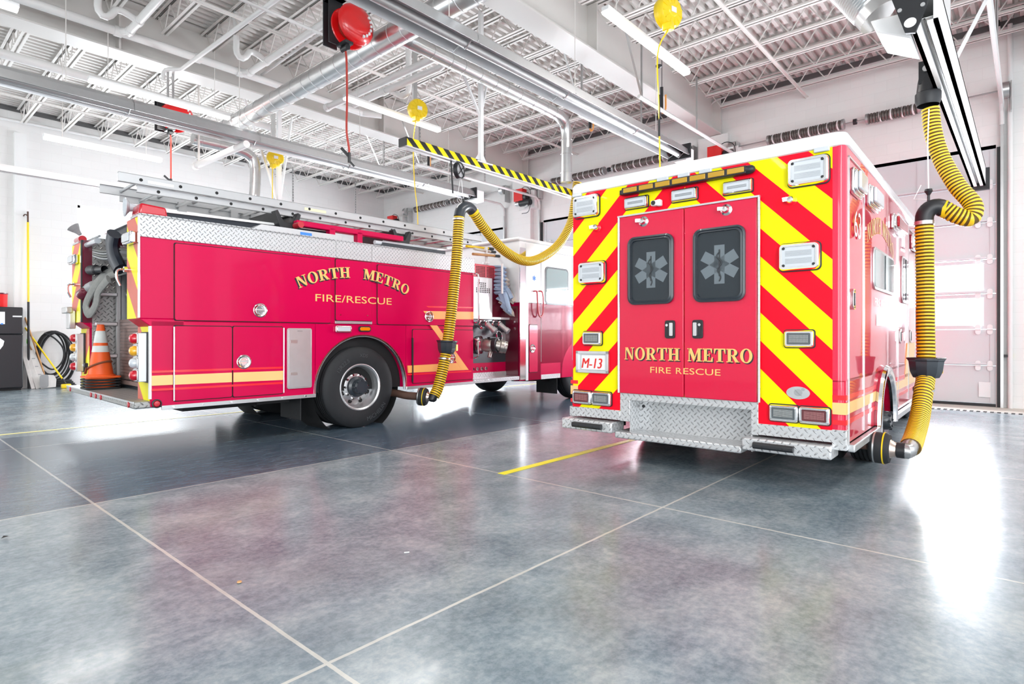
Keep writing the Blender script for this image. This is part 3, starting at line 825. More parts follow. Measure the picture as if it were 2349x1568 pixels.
# ---- right-hand side (and its mirror): rails, arches, doors, windows, lights
for y, s in ((0,-1),(AW,1)):
    for q in ((.06,1.25),(2.22,4.2)): MB().box(*q,y,y+s*.05,.335,.392).build('rub_rail', M['alu'], A, bevel=.008)
    ar = MB(); pts = [(WXC+.475*cos(a), y+s*.025, .40+.475*sin(a)) for a in [rad(-8+196*i/24) for i in range(25)]]
    ar.tube(pts, .045, 8, flat=(.8,1.1), up=(0,1,0)); ar.build('wheel_arch', M['chrome'], A)
    for k, (x0, x1, zt) in enumerate(((.08,.70,2.56),(2.66,3.5,2.55),(3.53,4.2,2.5))):
        c = MB(); zb = .42 if k == 0 else .45
        for a in ((x0,x0+.012),(x1-.012,x1)): c.box(a[0],a[1],y,y+s*.010,zb,zt)
        c.box(x0,x1,y,y+s*.010,zt-.012,zt); 
        dd = c.build('side_door', M['alu'], A)
        h = MB(); hx = x0+.13 if k == 0 else x0+.09; hz = 1.485 if k == 0 else 1.2
        h.prism(rrect(.085,.16,.03,4,hx,hz), lambda u,v,w: (u, y+s*w, v), .0, .022); h.prism(rrect(.035,.10,.01,4,hx,hz), lambda u,v,w: (u, y+s*w, v), .022, .026, 1)
        h.build('door_handle', [M['chrome'], M['black']], dd, bevel=.004)
    for (x0,x1,z0,z1) in ((1.10,2.26,1.62,2.0),(2.92,3.4,1.58,2.11)):
        w_ = MB(); fn_ = lambda u,v,w: (u, y+s*w, v); w_.prism(rrect(x1-x0,z1-z0,.07,5,(x0+x1)/2,(z0+z1)/2), fn_, 0, .018)
        wo = w_.build('side_window', M['alu'], A, bevel=.004)
        g = MB(); g.prism(rrect(x1-x0-.05,z1-z0-.05,.05,5,(x0+x1)/2,(z0+z1)/2), fn_, .012, .021); g.build('glass', M['window_glass'] if x0 < 2 else M['glass_dark'], wo)
        k_ = MB(); k_.box((x0+x1)/2-.012,(x0+x1)/2+.012,y+s*.02,y+s*.026,z0+.03,z1-.03); k_.build('divider', M['black'], wo)
    for x, w_, z, h_, m_ in ((.31,.34,2.39,.20,'lens'),(1.03,.46,2.40,.19,'lens'),(2.53,.72,2.38,.17,'red_lens'),(3.98,.46,2.37,.19,'lens')):
        l = MB(); fn_ = lambda u,v,q: (u, y+s*q, v); l.prism(rrect(w_,h_,.03,5,x,z), fn_, 0, .03); l.prism(rrect(w_-.03,h_-.03,.03,5,x,z), fn_, .03, .05)
        lo = l.build('warning_light', M['chrome'], A, bevel=.008)
        l = MB(); l.prism(rrect(w_-.06,h_-.06,.02,4,x,z), fn_, .045, .075); l.build('lens', M[m_], lo, bevel=.012)
b = MB(); put_polys(b, serif('NORTH METRO')[0], lambda u, v: (.85+u*.127+0*v, -.0035, 2.0+.16*sin(PI*(u/11.6))+v*.15)); b.build('lettering', M['gold'], A, smooth=False)
b = MB(); sans_on(b, 'FIRE RESCUE', lambda u, v: (1.22+u, -.0035, 1.475+v), .92, .075)
b.box(1.30,1.75,-.0035,-.003,1.30,1.40); b.build('lettering', M['white'], A)
b = MB(); sans_on(b, '63', lambda u, v: (.24+u, -.0145, 1.975+v), .27, .205); b.build('lettering', M['white'], A)
# rear dual wheels, front wheels, cab, tail pipe
for yc, sd in ((.14,-1),(AW-.14,1)): wheel(A, (WXC-.06,yc,.40), .40, .22, sd, .26, face=M['amb_red'])
for yc in (.42, AW-.42): plain_wheel(A, (WXC-.06,yc,.40), .40, .22)
for yc, sd in ((.30,-1),(AW-.30,1)): wheel(A, (5.45,yc,.40), .40, .25, sd, .26)
b = MB(); side = [(4.2,.45),(6.7,.45),(6.75,.95),(6.6,1.15),(5.75,1.28),(5.1,1.98),(4.2,2.02)]
b.prism(side, lambda u,v,w: (u,w,v), .20, AW-.20); cab = b.build('cab', M['amb_red'], A, bevel=.04)
b = MB(); b.add([(5.72,.32,1.32),(5.72,AW-.32,1.32),(5.14,AW-.36,1.95),(5.14,.36,1.95)], [(0,1,2,3)]); b.prism([(4.4,1.3),(5.55,1.3),(5.05,1.9),(4.4,1.92)], lambda u,v,w: (u,w,v), .192, .2); b.prism([(4.4,1.3),(5.55,1.3),(5.05,1.9),(4.4,1.92)], lambda u,v,w: (u,w,v), AW-.2, AW-.192)
for v_ in range(4): b.v[v_] = (b.v[v_][0]+.012, b.v[v_][1], b.v[v_][2]+.012)
b.build('cab_window', M['glass_dark'], cab)
for y, s in ((.2,-1),(AW-.2,1)):
    b = MB(); b.beam((4.75,y,1.38),(4.70,y+s*.22,1.42),.03,.03); b.box(4.66,4.74,y+s*.14,y+s*.34,1.25,1.60); b.build('mirror', M['black'], cab, bevel=.02)
b = MB(); b.box(6.7,6.95,.15,AW-.15,.42,.70); b.build('front_bumper', M['chrome'], A, bevel=.03)
b = MB(); b.tube(spline([(2.2,.75,.42),(1.3,.6,.36),(.9,.5,.32),(.76,.3,.30),(.74,-.02,.30)], .05), .045, 12); b.build('tail_pipe', M['rust'], A)
# ================================================================== FIRE ENGINE
EO, ER = Vector((1.8543,6.608,0)), rad(-1.0)
E_ = thing('fire_engine', 'dark red fire engine with white cab and ladder racked on its side', 'fire engine', EO, ER)
EM = Matrix.Rotation(ER, 4, 'Z'); EI = EM.inverted()
def eloc(px, py, ax, val):
    """point of the engine frame seen at a pixel, on its plane ax=val"""
    o = EI @ (Vector((0,0,CAMH))-EO); d = EI @ ray(px, py); i = 'xyz'.index(ax)
    t = (val-o[i])/d[i]; return o+d*t
EW, EL = 2.87, 4.61
sx = lambda y: (lambda u, v, w=0: (u, y-w, v))    # on the right side, outward = -y
WX, WZ, AR = 2.62, .53, .69
b = MB()
archcut(.144, EL, .49, 1.36, WX, AR, 0, .14, b, cz=WZ); archcut(.144, EL, .49, 1.36, WX, AR, EW-.14, EW, b, cz=WZ)
b.box(.45,EL,.0,EW,1.36,2.20); b.box(.45,EL,0,.3,2.2,2.40); b.box(.45,EL,EW-.3,EW,2.2,2.40); b.box(.45,EL,.3,EW-.3,2.2,2.24)
b.box(.45,1.6,.1,EW-.1,.56,1.36); b.box(3.6,EL,.1,EW-.1,.56,1.36)
for y0, y1 in ((0,.40),(2.36,EW)):
    b.box(.045,.455,y0,y1,1.378,2.40)
    b.add([(.045,y0,1.378),(.045,y1,1.378),(.144,y1,1.30),(.144,y0,1.30),(.455,y0,1.30),(.455,y1,1.30),(.455,y1,1.378),(.455,y0,1.378)], [(0,1,2,3),(3,2,5,4),(0,3,4,7),(1,6,5,2),(7,6,1,0),(4,5,6,7)])
b.box(.146,.455,.006,.40,.50,1.30); b.box(.144,.455,2.45,EW,.49,1.30)
b.build('body', M['engine_red'], E_, bevel=.008)
b = MB(); b.box(1.6,3.6,.75,EW-.75,.62,1.355); b.box(.52,8.3,1.0,EW-1.0,.42,.66); b.cyl((WX-.04,.25,.53),(WX-.04,EW-.25,.53),.13,n=16); b.box(.6,1.5,.5,1.2,.36,.6); b.box(1.3,1.7,.2,.5,.40,.55); b.box(3.3,5.6,.5,EW-.5,.46,.62)
b.cyl((7.5,.25,.53),(7.5,EW-.3,.53),.10,n=12); b.box(1.66,3.58,.14,.16,.49,1.3); b.build('underbody', M['dark'], E_)
MB().lathe([(.66,0),(.66,.6)], (WX,.14,WZ), (0,1,0), 40).build('wheel_well', M['dark'], E_); MB().lathe([(.66,0),(.66,-.6)], (WX,EW-.14,WZ), (0,1,0), 40).build('wheel_well', M['dark'], E_)
# tread plate band along the top
for a, c in ((.047,2.209),(2.214,2.740),(2.746,4.632)):
    for y0, y1 in ((-.014,.002),(EW-.002,EW+.014)): MB().box(a,c,y0,y1,2.192,2.42).build('tread_plate_band', M['tread_fine'], E_, bevel=.003)
b = MB(); b.box(.045,4.63,-.014,.30,2.40,2.424); b.build('catwalk', M['tread_fine'], E_)
b = MB(); b.box(.045,4.63,EW-.30,EW+.014,2.40,2.424); b.build('catwalk', M['tread_fine'], E_)
# compartment doors
def comp(x0, x1, z0, z1, y=-.0, mt='engine_red', name='compartment_door', t=.016, s=1, r=.02):
    b = MB(); b.prism(rrect(x1-x0+.012,z1-z0+.012,r,3,(x0+x1)/2,(z0+z1)/2), sx(y), 0, .003, 1)
    b.prism(rrect(x1-x0-.006,z1-z0-.006,r,3,(x0+x1)/2,(z0+z1)/2), sx(y), .003, t)
    return b.build(name, [M[mt], M['dark']], E_, bevel=.003)
def lock(d, x, z, r=.08, y=-.016):
    b = MB(); b.lathe([(r,0),(r,.006),(r*.92,.010),(r*.86,.004),(r*.66,.002),(r*.6,.010),(r*.52,.010),(r*.46,.003),(.001,.003)], (x,y,z), (0,-1,0), 32)
    k = b.build('lock_plate', M['chrome'], d)
    b = MB(); b.tube([(x-.032*cos(a)*1.0, y-.014, z-.018+.03*sin(a)) for a in [rad(180+180*i/10) for i in range(11)]], .006, 6); b.box(x-.05,x+.05,y-.012,y-.004,z+.0,z+.016); b.build('d_ring', M['alu'], k)
dA = comp(.358,2.135,1.367,2.163); lock(dA,1.243,1.497)
dB = comp(2.204,2.738,1.40,2.182)
b = MB(); b.box(2.196,2.742,-.022,0,1.362,1.395); b.build('sill_strip', M['alu'], E_, bevel=.003)
for x in (2.27,2.67): MB().cyl((x,-.016,1.475),(x,-.022,1.475),.009,n=10).build('rivet', M['chrome'], dB)
dC = comp(2.83,4.61,1.362,2.163); lock(dC,3.715,1.487)
d1 = comp(.354,.934,.533,1.31); d2 = comp(.942,1.518,.53,1.312); lock(d2,1.06,.916)
for d, x in ((d1,.352),(d2,1.522)):
    b = MB(); b.cyl((x,-.016,.54),(x,-.016,1.30),.008,n=8); b.build('hinge', M['alu'], d)
dD = comp(3.42,4.602,.535,1.30); lock(dD,4.147,.877)
b = MB(); b.box(3.405,3.425,-.024,-.004,.56,1.18); b.build('hinge', M['dark'], dD)
b = MB(); b.prism(rrect(.312,.72,.02,4,1.722,.938), sx(0), 0, .018); b.prism(rrect(.285,.69,.015,4,1.722,.938), sx(0), .018, .022); ap = b.build('access_panel', M['alu'], E_, bevel=.004)
for z0, z1, x0, x1, m_ in ((1.258,1.270,1.69,1.752,'dull_steel'),(1.12,1.158,1.60,1.69,'galv'),(.74,.772,1.60,1.69,'galv')):
    b = MB(); b.box(x0,x1,-.0245,-.022,z0,z1); b.build('label', M[m_], ap)
# reflective stripes
def stripe(pts, mt, w=.0175): MB().prism(pts, sx(0), .001, w).build('side_stripe', M[mt], E_)
stripe([(.149,.706),(.34,.705),(.34,.806),(.149,.806)],'stripe_gold'); stripe([(.358,.704),(.93,.698),(.93,.802),(.358,.804)],'stripe_gold'); stripe([(.946,.697),(1.515,.69),(1.515,.797),(.946,.802)],'stripe_gold')
stripe([(.149,.834),(1.515,.824),(1.515,.846),(.149,.856)],'stripe_red'); stripe([(.149,.652),(1.515,.645),(1.515,.667),(.149,.674)],'stripe_red')
stripe([(3.34,.689),(4.475,.683),(4.36,.80),(3.33,.79)],'stripe_orange'); stripe([(3.607,1.566),(3.72,1.452),(4.606,1.466),(4.606,1.585)],'stripe_orange')
stripe([(3.735,1.362),(3.865,1.362),(4.50,.683),(4.36,.683)],'stripe_orange',.0182)
stripe([(3.33,.655),(4.56,.648),(4.56,.668),(3.33,.675)],'stripe_red'); stripe([(3.70,1.62),(4.606,1.64),(4.606,1.66),(3.66,1.64)],'stripe_red')
# lettering on an arc, with a drop shadow
polys, w_ = serif('NORTH  METRO', .08); RA, XC_, ZB = 1.85, 2.515, 1.958
def arcf(dx=0, dz=0, y=-.0185):
    def f(u, v):
        a = (u/w_-.5)*.895; R = RA+v*.135
        return (XC_+R*sin(a)+dx, y, ZB-RA+R*cos(a)+dz)
    return f
b = MB(); put_polys(b, polys, arcf(-.016,-.016,-.0178)); put_polys(b, polys, arcf(-.008,-.008,-.0179)); b.build('letter_shadow', M['letter_dark'], E_, smooth=False)
b = MB(); put_polys(b, polys, arcf()); b.build('lettering', M['gold'], E_, smooth=False)
b = MB(); sans_on(b, 'FIRE/RESCUE', lambda u, v: (1.925+u, -.0185, 1.632+v), 1.13, .09); b.build('lettering', M['gold'], E_)
# lamps above the wheel, trim, marker
b = MB(); b.prism(rrect(.23,.085,.015,3,2.31,1.294), sx(0), 0, .035); l_ = b.build('side_lamp', M['chrome'], E_, bevel=.008)
b = MB(); b.prism(rrect(.19,.055,.01,3,2.31,1.294), sx(0), .034, .042); b.build('lens', M['lens'], l_)
b = MB(); b.prism(rrect(.19,.075,.037,6,2.632,1.298), sx(0), 0, .02); l_ = b.build('turn_signal', M['black'], E_, bevel=.004)
b = MB(); b.prism(rrect(.155,.045,.022,6,2.632,1.298), sx(0), .018, .028); b.build('lens', M['orange_lens'], l_, bevel=.006)
for q in ((.24,1.935),(3.32,4.61)):
    for y0, y1 in ((-.012,.004),(EW-.004,EW+.012)): MB().box(*q,y0,y1,.455,.497).build('lower_trim', M['alu'], E_, bevel=.002)
for k in range(6):
    x = .35+k*.29; MB().cyl((x,-.012,.478),(x,-.018,.478),.010,n=8).build('rivet', M['chrome'], E_)
for y in (.03, EW-.03):
    pts = [(WX+.705*cos(a), y, WZ-.02+.715*sin(a)) for a in [rad(-4+188*i/36) for i in range(37)]]
    MB().tube(pts, .042, 8, flat=(.75,1.0), up=(0,1,0)).build('wheel_arch', M['chrome'], E_)
for y0, sd in ((.165,-1),(EW-.165,1)): wheel(E_, (WX-.03,y0,.535), .535, .29, sd, .29, text=(sd < 0), dish=.15)
for y0 in (.50, EW-.50): plain_wheel(E_, (WX-.03,y0,.535), .535, .29)
for y0 in (.12, EW-.64): MB().box(1.80,1.815,y0,y0+.52,.17,.50).build('mud_flap', M['rubber'], E_, bevel=.01)
b = MB(); b.lathe([(.045,0),(.045,.02),(.034,.022),(.034,.014)], (.195,-.0,.522), (0,-1,0), 24); l_ = b.build('marker_light', M['black'], E_)
b = MB(); b.lathe([(.034,.012),(.025,.022),(.001,.024)], (.195,0,.522), (0,-1,0), 20); b.build('lens', M['red_lens'], l_)
# ---- rear
b = MB(); b.box(.0,.50,.02,2.99,.478,.548); tb = b.build('tailboard', M['tread_dirty'], E_, bevel=.015)
b = MB(); b.box(-.004,.004,.03,2.98,.535,.552); b.build('edge_strip', M['alu'], tb)
for px, py in ((161,890),(208.5,904.5),(219.5,908.5),(231,912),(294.5,927.5)):
    p = eloc(px, py, 'x', -.003); b = MB(); b.lathe([(.030,0),(.030,.010),(.022,.012),(.001,.014)], (.0,min(2.93,p.y),.513), (-1,0,0), 18); b.build('marker_light', M['red_lens'], tb)
b = MB(); b.box(.040,.045,.0,.40,1.38,2.39); b.build('chevron_panel', ENG_CH, E_); b = MB(); b.box(.138,.144,.03,.40,.55,1.30); b.build('chevron_panel', ENG_CH, E_)
b = MB(); b.box(.040,.045,2.40,EW,1.38,2.39); b.build('chevron_panel', ENG_CH_L, E_); b = MB(); b.box(.138,.144,2.45,EW,.55,1.30); b.build('chevron_panel', ENG_CH_L, E_)
b = MB(); b.box(.036,.06,2.36,2.40,1.38,2.42); b.build('door_seal', M['black'], E_)
MB().box(.128,.15,-.012,.026,.57,1.305).build('corner_trim', M['white'], E_, bevel=.003)
MB().box(.032,.05,-.010,.014,1.385,2.40).build('corner_trim', M['chrome'], E_, bevel=.003)
b = MB(); b.box(.06,.15,2.352,2.36,1.375,2.42); b.build('inner_panel', M['maroon'], E_)
b = MB(); b.box(.15,.455,2.345,2.36,.55,2.46); b.build('recess_wall', M['tread_dirty'], E_)
b = MB(); b.box(.44,.455,.40,2.36,.55,2.24); rw = b.build('recess_back', M['charcoal'], E_)
b = MB(); z = .66
while z < 1.42: b.box(.425,.442,.42,2.24,z,z+.036); z += .04
b.box(.40,.442,.40,2.3,.60,.645); b.build('roller_shutter', mat('old_shutter', (.28,.19,.17), .5, metal=.4), E_)
MB().box(.39,.44,2.25,2.30,.62,2.1).build('shutter_track', M['dull_steel'], E_, bevel=.005)
for z in (1.74,1.36,.95):
    b = MB(); b.box(.16,.40,2.23,2.345,z-.025,z+.025); b.build('folding_step', M['alu'], E_, bevel=.01)
def tail_cluster(y0, y1):
    b = MB(); b.box(.045,.142,y0,y1,.745,1.235); b.box(.115,.146,y0-.012,y1+.012,.735,1.245,1)
    for k in range(4): b.prism(rrect(y1-y0-.02,.116,.015,3,(y0+y1)/2,1.178-k*.123), lambda u,v,w: (.045-w,u,v), 0, .010, 2)
    h = b.build('tail_light', [M['alu'], M['black'], M['chrome']], E_, bevel=.008)
    for k, m_ in enumerate(('red_lens','amber_clear','lens','red_lens')):
        r = .056; b = MB(); b.lathe([(r*.95,.008),(r*.9,.028),(r*.7,.048),(r*.35,.058),(.001,.062)], (.045,(y0+y1)/2,1.178-k*.123), (-1,0,0), 22); b.build('lens', M[m_], h)
M['amber_clear'] = mat('amber_clear_lens', (.85,.42,.02), .15, coat=.6)
tail_cluster(.035,.205); tail_cluster(2.64,2.81)
for y0, y1 in ((.06,.35),(2.50,2.80)):
    b = MB(); b.box(-.02,.042,y0,y1,2.13,2.25); l_ = b.build('warning_light', M['chrome'], E_, bevel=.015); b = MB(); b.box(-.032,-.018,y0+.03,y1-.03,2.15,2.23); b.build('lens', M['lens'], l_, bevel=.008)
b = MB(); b.prism([(.0,0),(.27,0),(.25,.10),(.02,.115)], lambda u,v,w: (.05+u,w,2.425+v), .05, .30); b.build('beacon', M['red_lens'], E_, bevel=.02)
b = MB(); b.lathe([(.03,.10),(.05,.03),(.095,0),(.10,.008),(.06,.04),(.02,.05)], (.0,.34,2.53), (1,-.1,0), 24); b.build('loudspeaker', M['lens'], E_)
b = MB(); b.cyl((.08,2.5,2.45),(.08,2.75,2.45),.045,n=14); b.build('beacon', M['red_lens'], E_)
b = MB(); b.lathe([(.02,.0),(.03,.04),(.07,.12),(.075,.125),(.05,.075),(.015,.06)], (.08,2.62,2.52), (-.6,.3,.8), 24); b.build('loudspeaker', M['grey'], E_)
for y, z in ((.36,1.86),(2.58,1.84)):
    b = MB(); b.tube(spline([(.04,y,z+.03),(-.05,y,z+.02),(-.06,y,z-.06),(-.03,y,z-.14)], .02), .012, 8); b.cyl((.04,y,z+.03),(.0,y,z+.03),.03,n=12); b.build('grab_hook', M['chrome'], E_)
b = MB(); b.box(-.03,.04,2.66,2.86,1.30,1.54); b.box(-.07,.0,2.62,2.90,1.50,1.58); b.build('connection_plate', M['galv'], E_, bevel=.01)
# hoses and nozzles packed in the recess
def flat_hose(pts, r, mt, name, fl=(.45,1.1), up=(1,0,0)): return MB().tube(spline(pts,.04), r, 10, flat=fl, up=up).build(name, M[mt], E_)
flat_hose([(.3,1.9,2.05),(.18,2.05,1.93),(.1,2.16,1.75),(.06,2.24,1.58),(.08,2.14,1.48),(.12,2.02,1.60),(.14,2.0,1.75),(.2,1.8,1.90)], .055, 'canvas', 'hose_loop')
flat_hose([(.34,1.6,2.0),(.24,1.9,1.95),(.12,2.2,1.85),(.06,2.34,1.79)], .04, 'canvas', 'hose_loop')
for k in range(4): flat_hose([(.30,1.55,2.14+k*.035),(.22,1.9,2.15+k*.03),(.16,2.12,2.20+k*.025)], .055, 'canvas' if k % 2 else 'grey', 'packed_hose', (.35,1.2), (0,0,1))
b = MB(); b.lathe([(.001,0),(.05,.0),(.068,.03),(.07,.10),(.045,.13),(.045,.16),(.055,.17),(.055,.25),(.03,.27)], (.02,2.38,1.70), (.5,-.5,.55), 20); nz = b.build('nozzle', M['maroon'], E_)
b = MB(); b.lathe([(.06,0),(.066,.01),(.066,.09),(.055,.10)], (.10,2.30,1.80), (.4,-.6,.35), 18); b.build('coupling', M['grey'], nz)
b = MB(); b.lathe([(.001,0),(.055,0),(.062,.02),(.062,.14),(.045,.15),(.045,.30)], (.10,2.24,2.03), (.3,-.9,0), 20); b.build('nozzle', M['black'], E_)
flat_hose([(.2,1.55,2.42),(.2,1.62,2.3),(.22,1.62,2.15),(.26,1.55,2.0)], .12, 'letter_dark', 'hose_roll', (.6,1))
b = MB(); b.cyl((.1,1.85,2.36),(.1,2.35,2.36),.035,n=12); b.build('lamp_tube', M['lens'], E_); b = MB(); b.cyl((.12,1.85,2.42),(.12,2.4,2.42),.012,n=8); b.build('hand_rail', M['grey'], E_)
# ---- pump panel
PY = .32
b = MB(); b.box(4.6,5.72,PY+.01,EW-.32,.46,2.40); b.build('pump_house', M['maroon'], E_)
b = MB(); b.box(4.62,5.5,PY-.006,PY+.012,2.19,2.40); pg = b.build('grille_panel', mat('faded_red_panel', (.62,.06,.09), .4), E_)
b = MB()
for i in range(12):
    for k in range(7):
        if i == 6: continue
        b.box(4.98+i*.036,5.004+i*.036,PY-.0085,PY-.004,2.20+k*.025,2.214+k*.025)
b.build('grille_holes', M['dark'], pg)
b = MB(); b.box(4.62,5.36,PY-.008,PY+.012,1.52,2.185); pg = b.build('instrument_panel', M['white_paint'], E_, bevel=.004)
b = MB()
for k in range(6):
    for i in range(8 if k < 3 else 5): b.box(4.98+i*.042+(.035 if k >= 3 else 0),5.002+i*.042+(.035 if k >= 3 else 0),PY-.0105,PY-.007,1.93+k*.03,1.948+k*.03)
b.build('grille_holes', M['dark'], pg)
b = MB(); b.box(4.62,5.74,PY-.10,PY+.02,1.485,1.525); b.build('ledge', M['white_paint'], E_, bevel=.006)
b = MB(); b.box(4.62,5.74,PY-.004,PY+.012,.76,1.485); b.build('pump_panel', M['charcoal'], E_)
b = MB(); b.box(4.62,5.74,PY-.006,PY+.012,.60,.76); lf = b.build('lower_fascia', M['engine_red'], E_)
for k in range(4):
    x = 4.90+k*.10; b = MB(); b.lathe([(.03,0),(.03,.012),(.018,.02),(.018,.03),(.001,.03)], (x,PY-.006,.665), (0,-1,0), 14); b.build('drain_knob', M['chrome'], lf)
for x in (5.115,5.425):
    b = MB(); b.lathe([(.085,0),(.085,.012),(.055,.016),(.05,.03),(.05,.10),(.058,.10),(.058,.13),(.04,.135)], (x,PY-.004,1.405), (0,-1,0), 24); dc = b.build('discharge_outlet', M['chrome'], E_)
    b = MB(); b.lathe([(.05,0),(.05,.05),(.045,.05),(.045,.14),(.055,.145),(.055,.20),(.001,.205)], (x,PY-.12,1.40), (.25,-.75,-.6), 20); b.build('elbow_cap', M['alu'], dc)
# big intake valve
b = MB(); c0 = Vector((5.06,PY-.01,1.06)); ax = Vector((.30,-.95,0)).normalized()
b.lathe([(.15,-.02),(.15,.02),(.11,.03),(.10,.06)], c0, ax, 28); iv = b.build('intake_valve', M['chrome'], E_)
b = MB(); b.lathe([(.10,.05),(.10,.10),(.112,.11),(.112,.24),(.10,.26)], c0, ax, 28); b.cyl(c0+ax*.2-Vector((0,0,.1)), c0+ax*.2-Vector((.03,0,.2)), .035, n=12); b.build('valve_body', M['brass'], iv)
b = MB(); b.lathe([(.10,.25),(.122,.26),(.122,.33),(.10,.34)], c0, ax, 24); b.box(c0.x-.02,c0.x+.2,c0.y-.26,c0.y-.20,1.16,1.19); b.build('clamp_ring', M['black'], iv)
ax2 = Vector((.75,-.62,-.22)).normalized(); c1 = c0+ax*.29
b = MB(); b.lathe([(.085,0),(.09,.07),(.108,.08),(.108,.14),(.10,.15),(.10,.19),(.001,.20)], c1, ax2, 24); b.build('elbow_cap', M['brass'], iv)
b = MB(); b.lathe([(.075,-.008),(.085,-.008),(.085,.008),(.075,.008)], c0+ax*.30+Vector((.06,-.02,.15)), (.2,-.9,.2), 20, closed=True); b.build('hand_wheel', M['chrome'], iv)
MB().box(5.60,5.71,PY-.008,PY-.002,1.10,1.27).build('label_plate', M['alu'], E_)
b = MB(); b.box(4.62,5.79,-.0,PY,.462,.52); b.box(4.62,5.79,.0,PY+.01,.52,.60 if False else .526); st = b.build('running_step', M['tread'], E_, bevel=.006)
b = MB(); b.box(4.62,5.79,PY-.02,PY+.0,.52,.60); b.build('kick_strip', M['tread'], st)
for x, z0, z1 in ((4.64,1.42,2.18),(4.64,.86,1.16)):
    b = MB(); b.tube(spline([(x,-.0,z0),(x+.02,-.07,z0+.03),(x+.02,-.07,(z0+z1)/2),(x+.02,-.07,z1-.03),(x,0,z1)], .04), .013, 8); b.build('grab_rail', M['chrome'], E_)
for x, y in ((5.40,.12),(5.74,.42)):
    b = MB(); b.cyl((x,y,1.92),(x,y,2.42),.018,n=10); b.build('grab_rail', M['white'], E_)
# crosslay hose folds between pump house and cab
for k in range(7): flat_hose([(5.45,.42,2.40-k*.065),(5.47,.20,2.38-k*.065),(5.50,.14,2.355-k*.065),(5.47,.20,2.335-k*.065),(5.45,.42,2.33-k*.065)], .045, 'blue_hose', 'packed_hose', (.5,1), (0,0,1))
for k in range(5): flat_hose([(5.56,.42,2.20-k*.065),(5.57,.2,2.18-k*.065),(5.59,.15,2.16-k*.065),(5.57,.2,2.135-k*.065),(5.56,.42,2.13-k*.065)], .045, 'tan_hose', 'packed_hose', (.5,1), (0,0,1))
for k, (x, z0, z1, m_) in enumerate(((5.44,2.05,1.66,'blue_hose'),(5.50,2.12,1.84,'blue_hose'),(5.57,2.05,1.78,'tan_hose'),(5.47,1.86,1.60,'blue_hose'),(5.53,1.80,1.56,'tan_hose'))):
    flat_hose([(x,.30,z0),(x+.04,.16,z0-.08),(x+.10,.10,z1+.04),(x+.12,.10,z1),(x+.09,.13,z1+.03),(x+.02,.22,z0-.12)], .04, m_, 'hose_fold', (.35,1.1), (0,1,0))
# ---- cab
CW = 2.62
b = MB()
b.box(5.70,8.45,0,CW,1.77,2.84); b.prism([(8.45,1.77),(8.60,1.77),(8.50,2.84),(8.45,2.84)], lambda u,v,w: (u,w,v), 0, CW)
b.build('cab_upper', M['white_paint'], E_, bevel=.035, seg=3)
b = MB(); b.box(5.66,8.5,-.02,CW+.02,2.835,2.90); b.build('cab_roof', M['white_paint'], E_, bevel=.03, seg=3)
b = MB(); FX, FR = 7.50, .62
archcut(5.70,6.27,.44,1.78,20,.1,0,.1,b); 
b.box(5.70,6.27,0,.12,.44,1.78); b.box(6.27,6.84,0,.12,.72,1.78); archcut(6.84,8.60,.44,1.78,FX,FR,0,.12,b,cz=.52)
b.box(5.70,8.6,CW-.12,CW,.95,1.78); archcut(6.84,8.60,.44,1.0,FX,FR,CW-.12,CW,b,cz=.52); b.box(5.70,6.84,CW-.12,CW,.44,1.0)
b.box(5.70,8.6,.12,CW-.12,1.15,1.78); b.box(5.70,6.84,.12,CW-.12,.55,1.2); b.box(8.2,8.62,.1,CW-.1,.5,1.3)
b.v = [v for v in b.v]; b.build('cab_lower', M['engine_red'], E_)
b = MB(); b.box(5.692,5.70,.02,CW-.02,.5,1.72); b.build('cab_back_panel', M['maroon'], E_)
b = MB(); b.box(5.71,5.855,-.008,.0,.46,2.72); b.build('corner_plate', M['chrome'], E_)
b = MB(); b.box(5.858,5.92,-.012,.0,.44,2.80); b.build('door_post', M['white_paint'], E_)
b = MB()
for x in (6.275, 7.20): b.box(x,x+.008,-.004,.0,.75,2.72)
b.box(6.275,7.2,-.004,0,2.715,2.722); b.build('door_seam', M['grey'], E_)
for x0, x1 in ((6.39,7.075),(7.32,8.1)):
    b = MB(); fn_ = sx(0); b.prism(rrect(x1-x0,.68,.08,5,(x0+x1)/2,2.115), fn_, 0, .008); wo = b.build('cab_window', M['black'], E_); b = MB(); b.prism(rrect(x1-x0-.06,.62,.06,5,(x0+x1)/2,2.115), fn_, .006, .011); b.build('glass', M['window_glass'], wo)
    b = MB(); b.prism(rrect(x1-x0,.68,.08,5,(x0+x1)/2,2.115), lambda u,v,w: (u,CW+w,v), 0, .008); b.build('cab_window', M['glass_dark'], E_)
b = MB(); b.add([(8.607,.2,1.82),(8.607,CW-.2,1.82),(8.52,CW-.2,2.7),(8.52,.2,2.7)], [(0,1,2,3)]); b.build('windscreen', M['glass_dark'], E_)
b = MB(); b.box(8.6,8.95,.1,CW-.1,.45,.80); b.build('front_bumper', M['chrome'], E_, bevel=.03)
b = MB(); b.tube(spline([(6.07,0,1.99),(6.09,-.06,1.98),(6.10,-.07,1.8),(6.12,-.07,1.62),(6.19,-.06,1.54),(6.25,-.07,1.62),(6.26,-.07,1.8),(6.24,-.06,1.98),(6.22,0,2.0)], .03), .013, 8); b.build('grab_rail', mat('red_grab', (.55,.06,.08), .4), E_)
dE = comp(5.945,6.175,.575,1.405,0,'engine_red','compartment_door',.012); lock(dE,6.03,.99,.075,-.012)
b = MB(); b.box(6.27,6.84,.02,.35,.455,.50); b.box(6.28,6.83,-.004,.02,.44,.52); b.build('cab_step', M['tread'], E_)
b = MB()
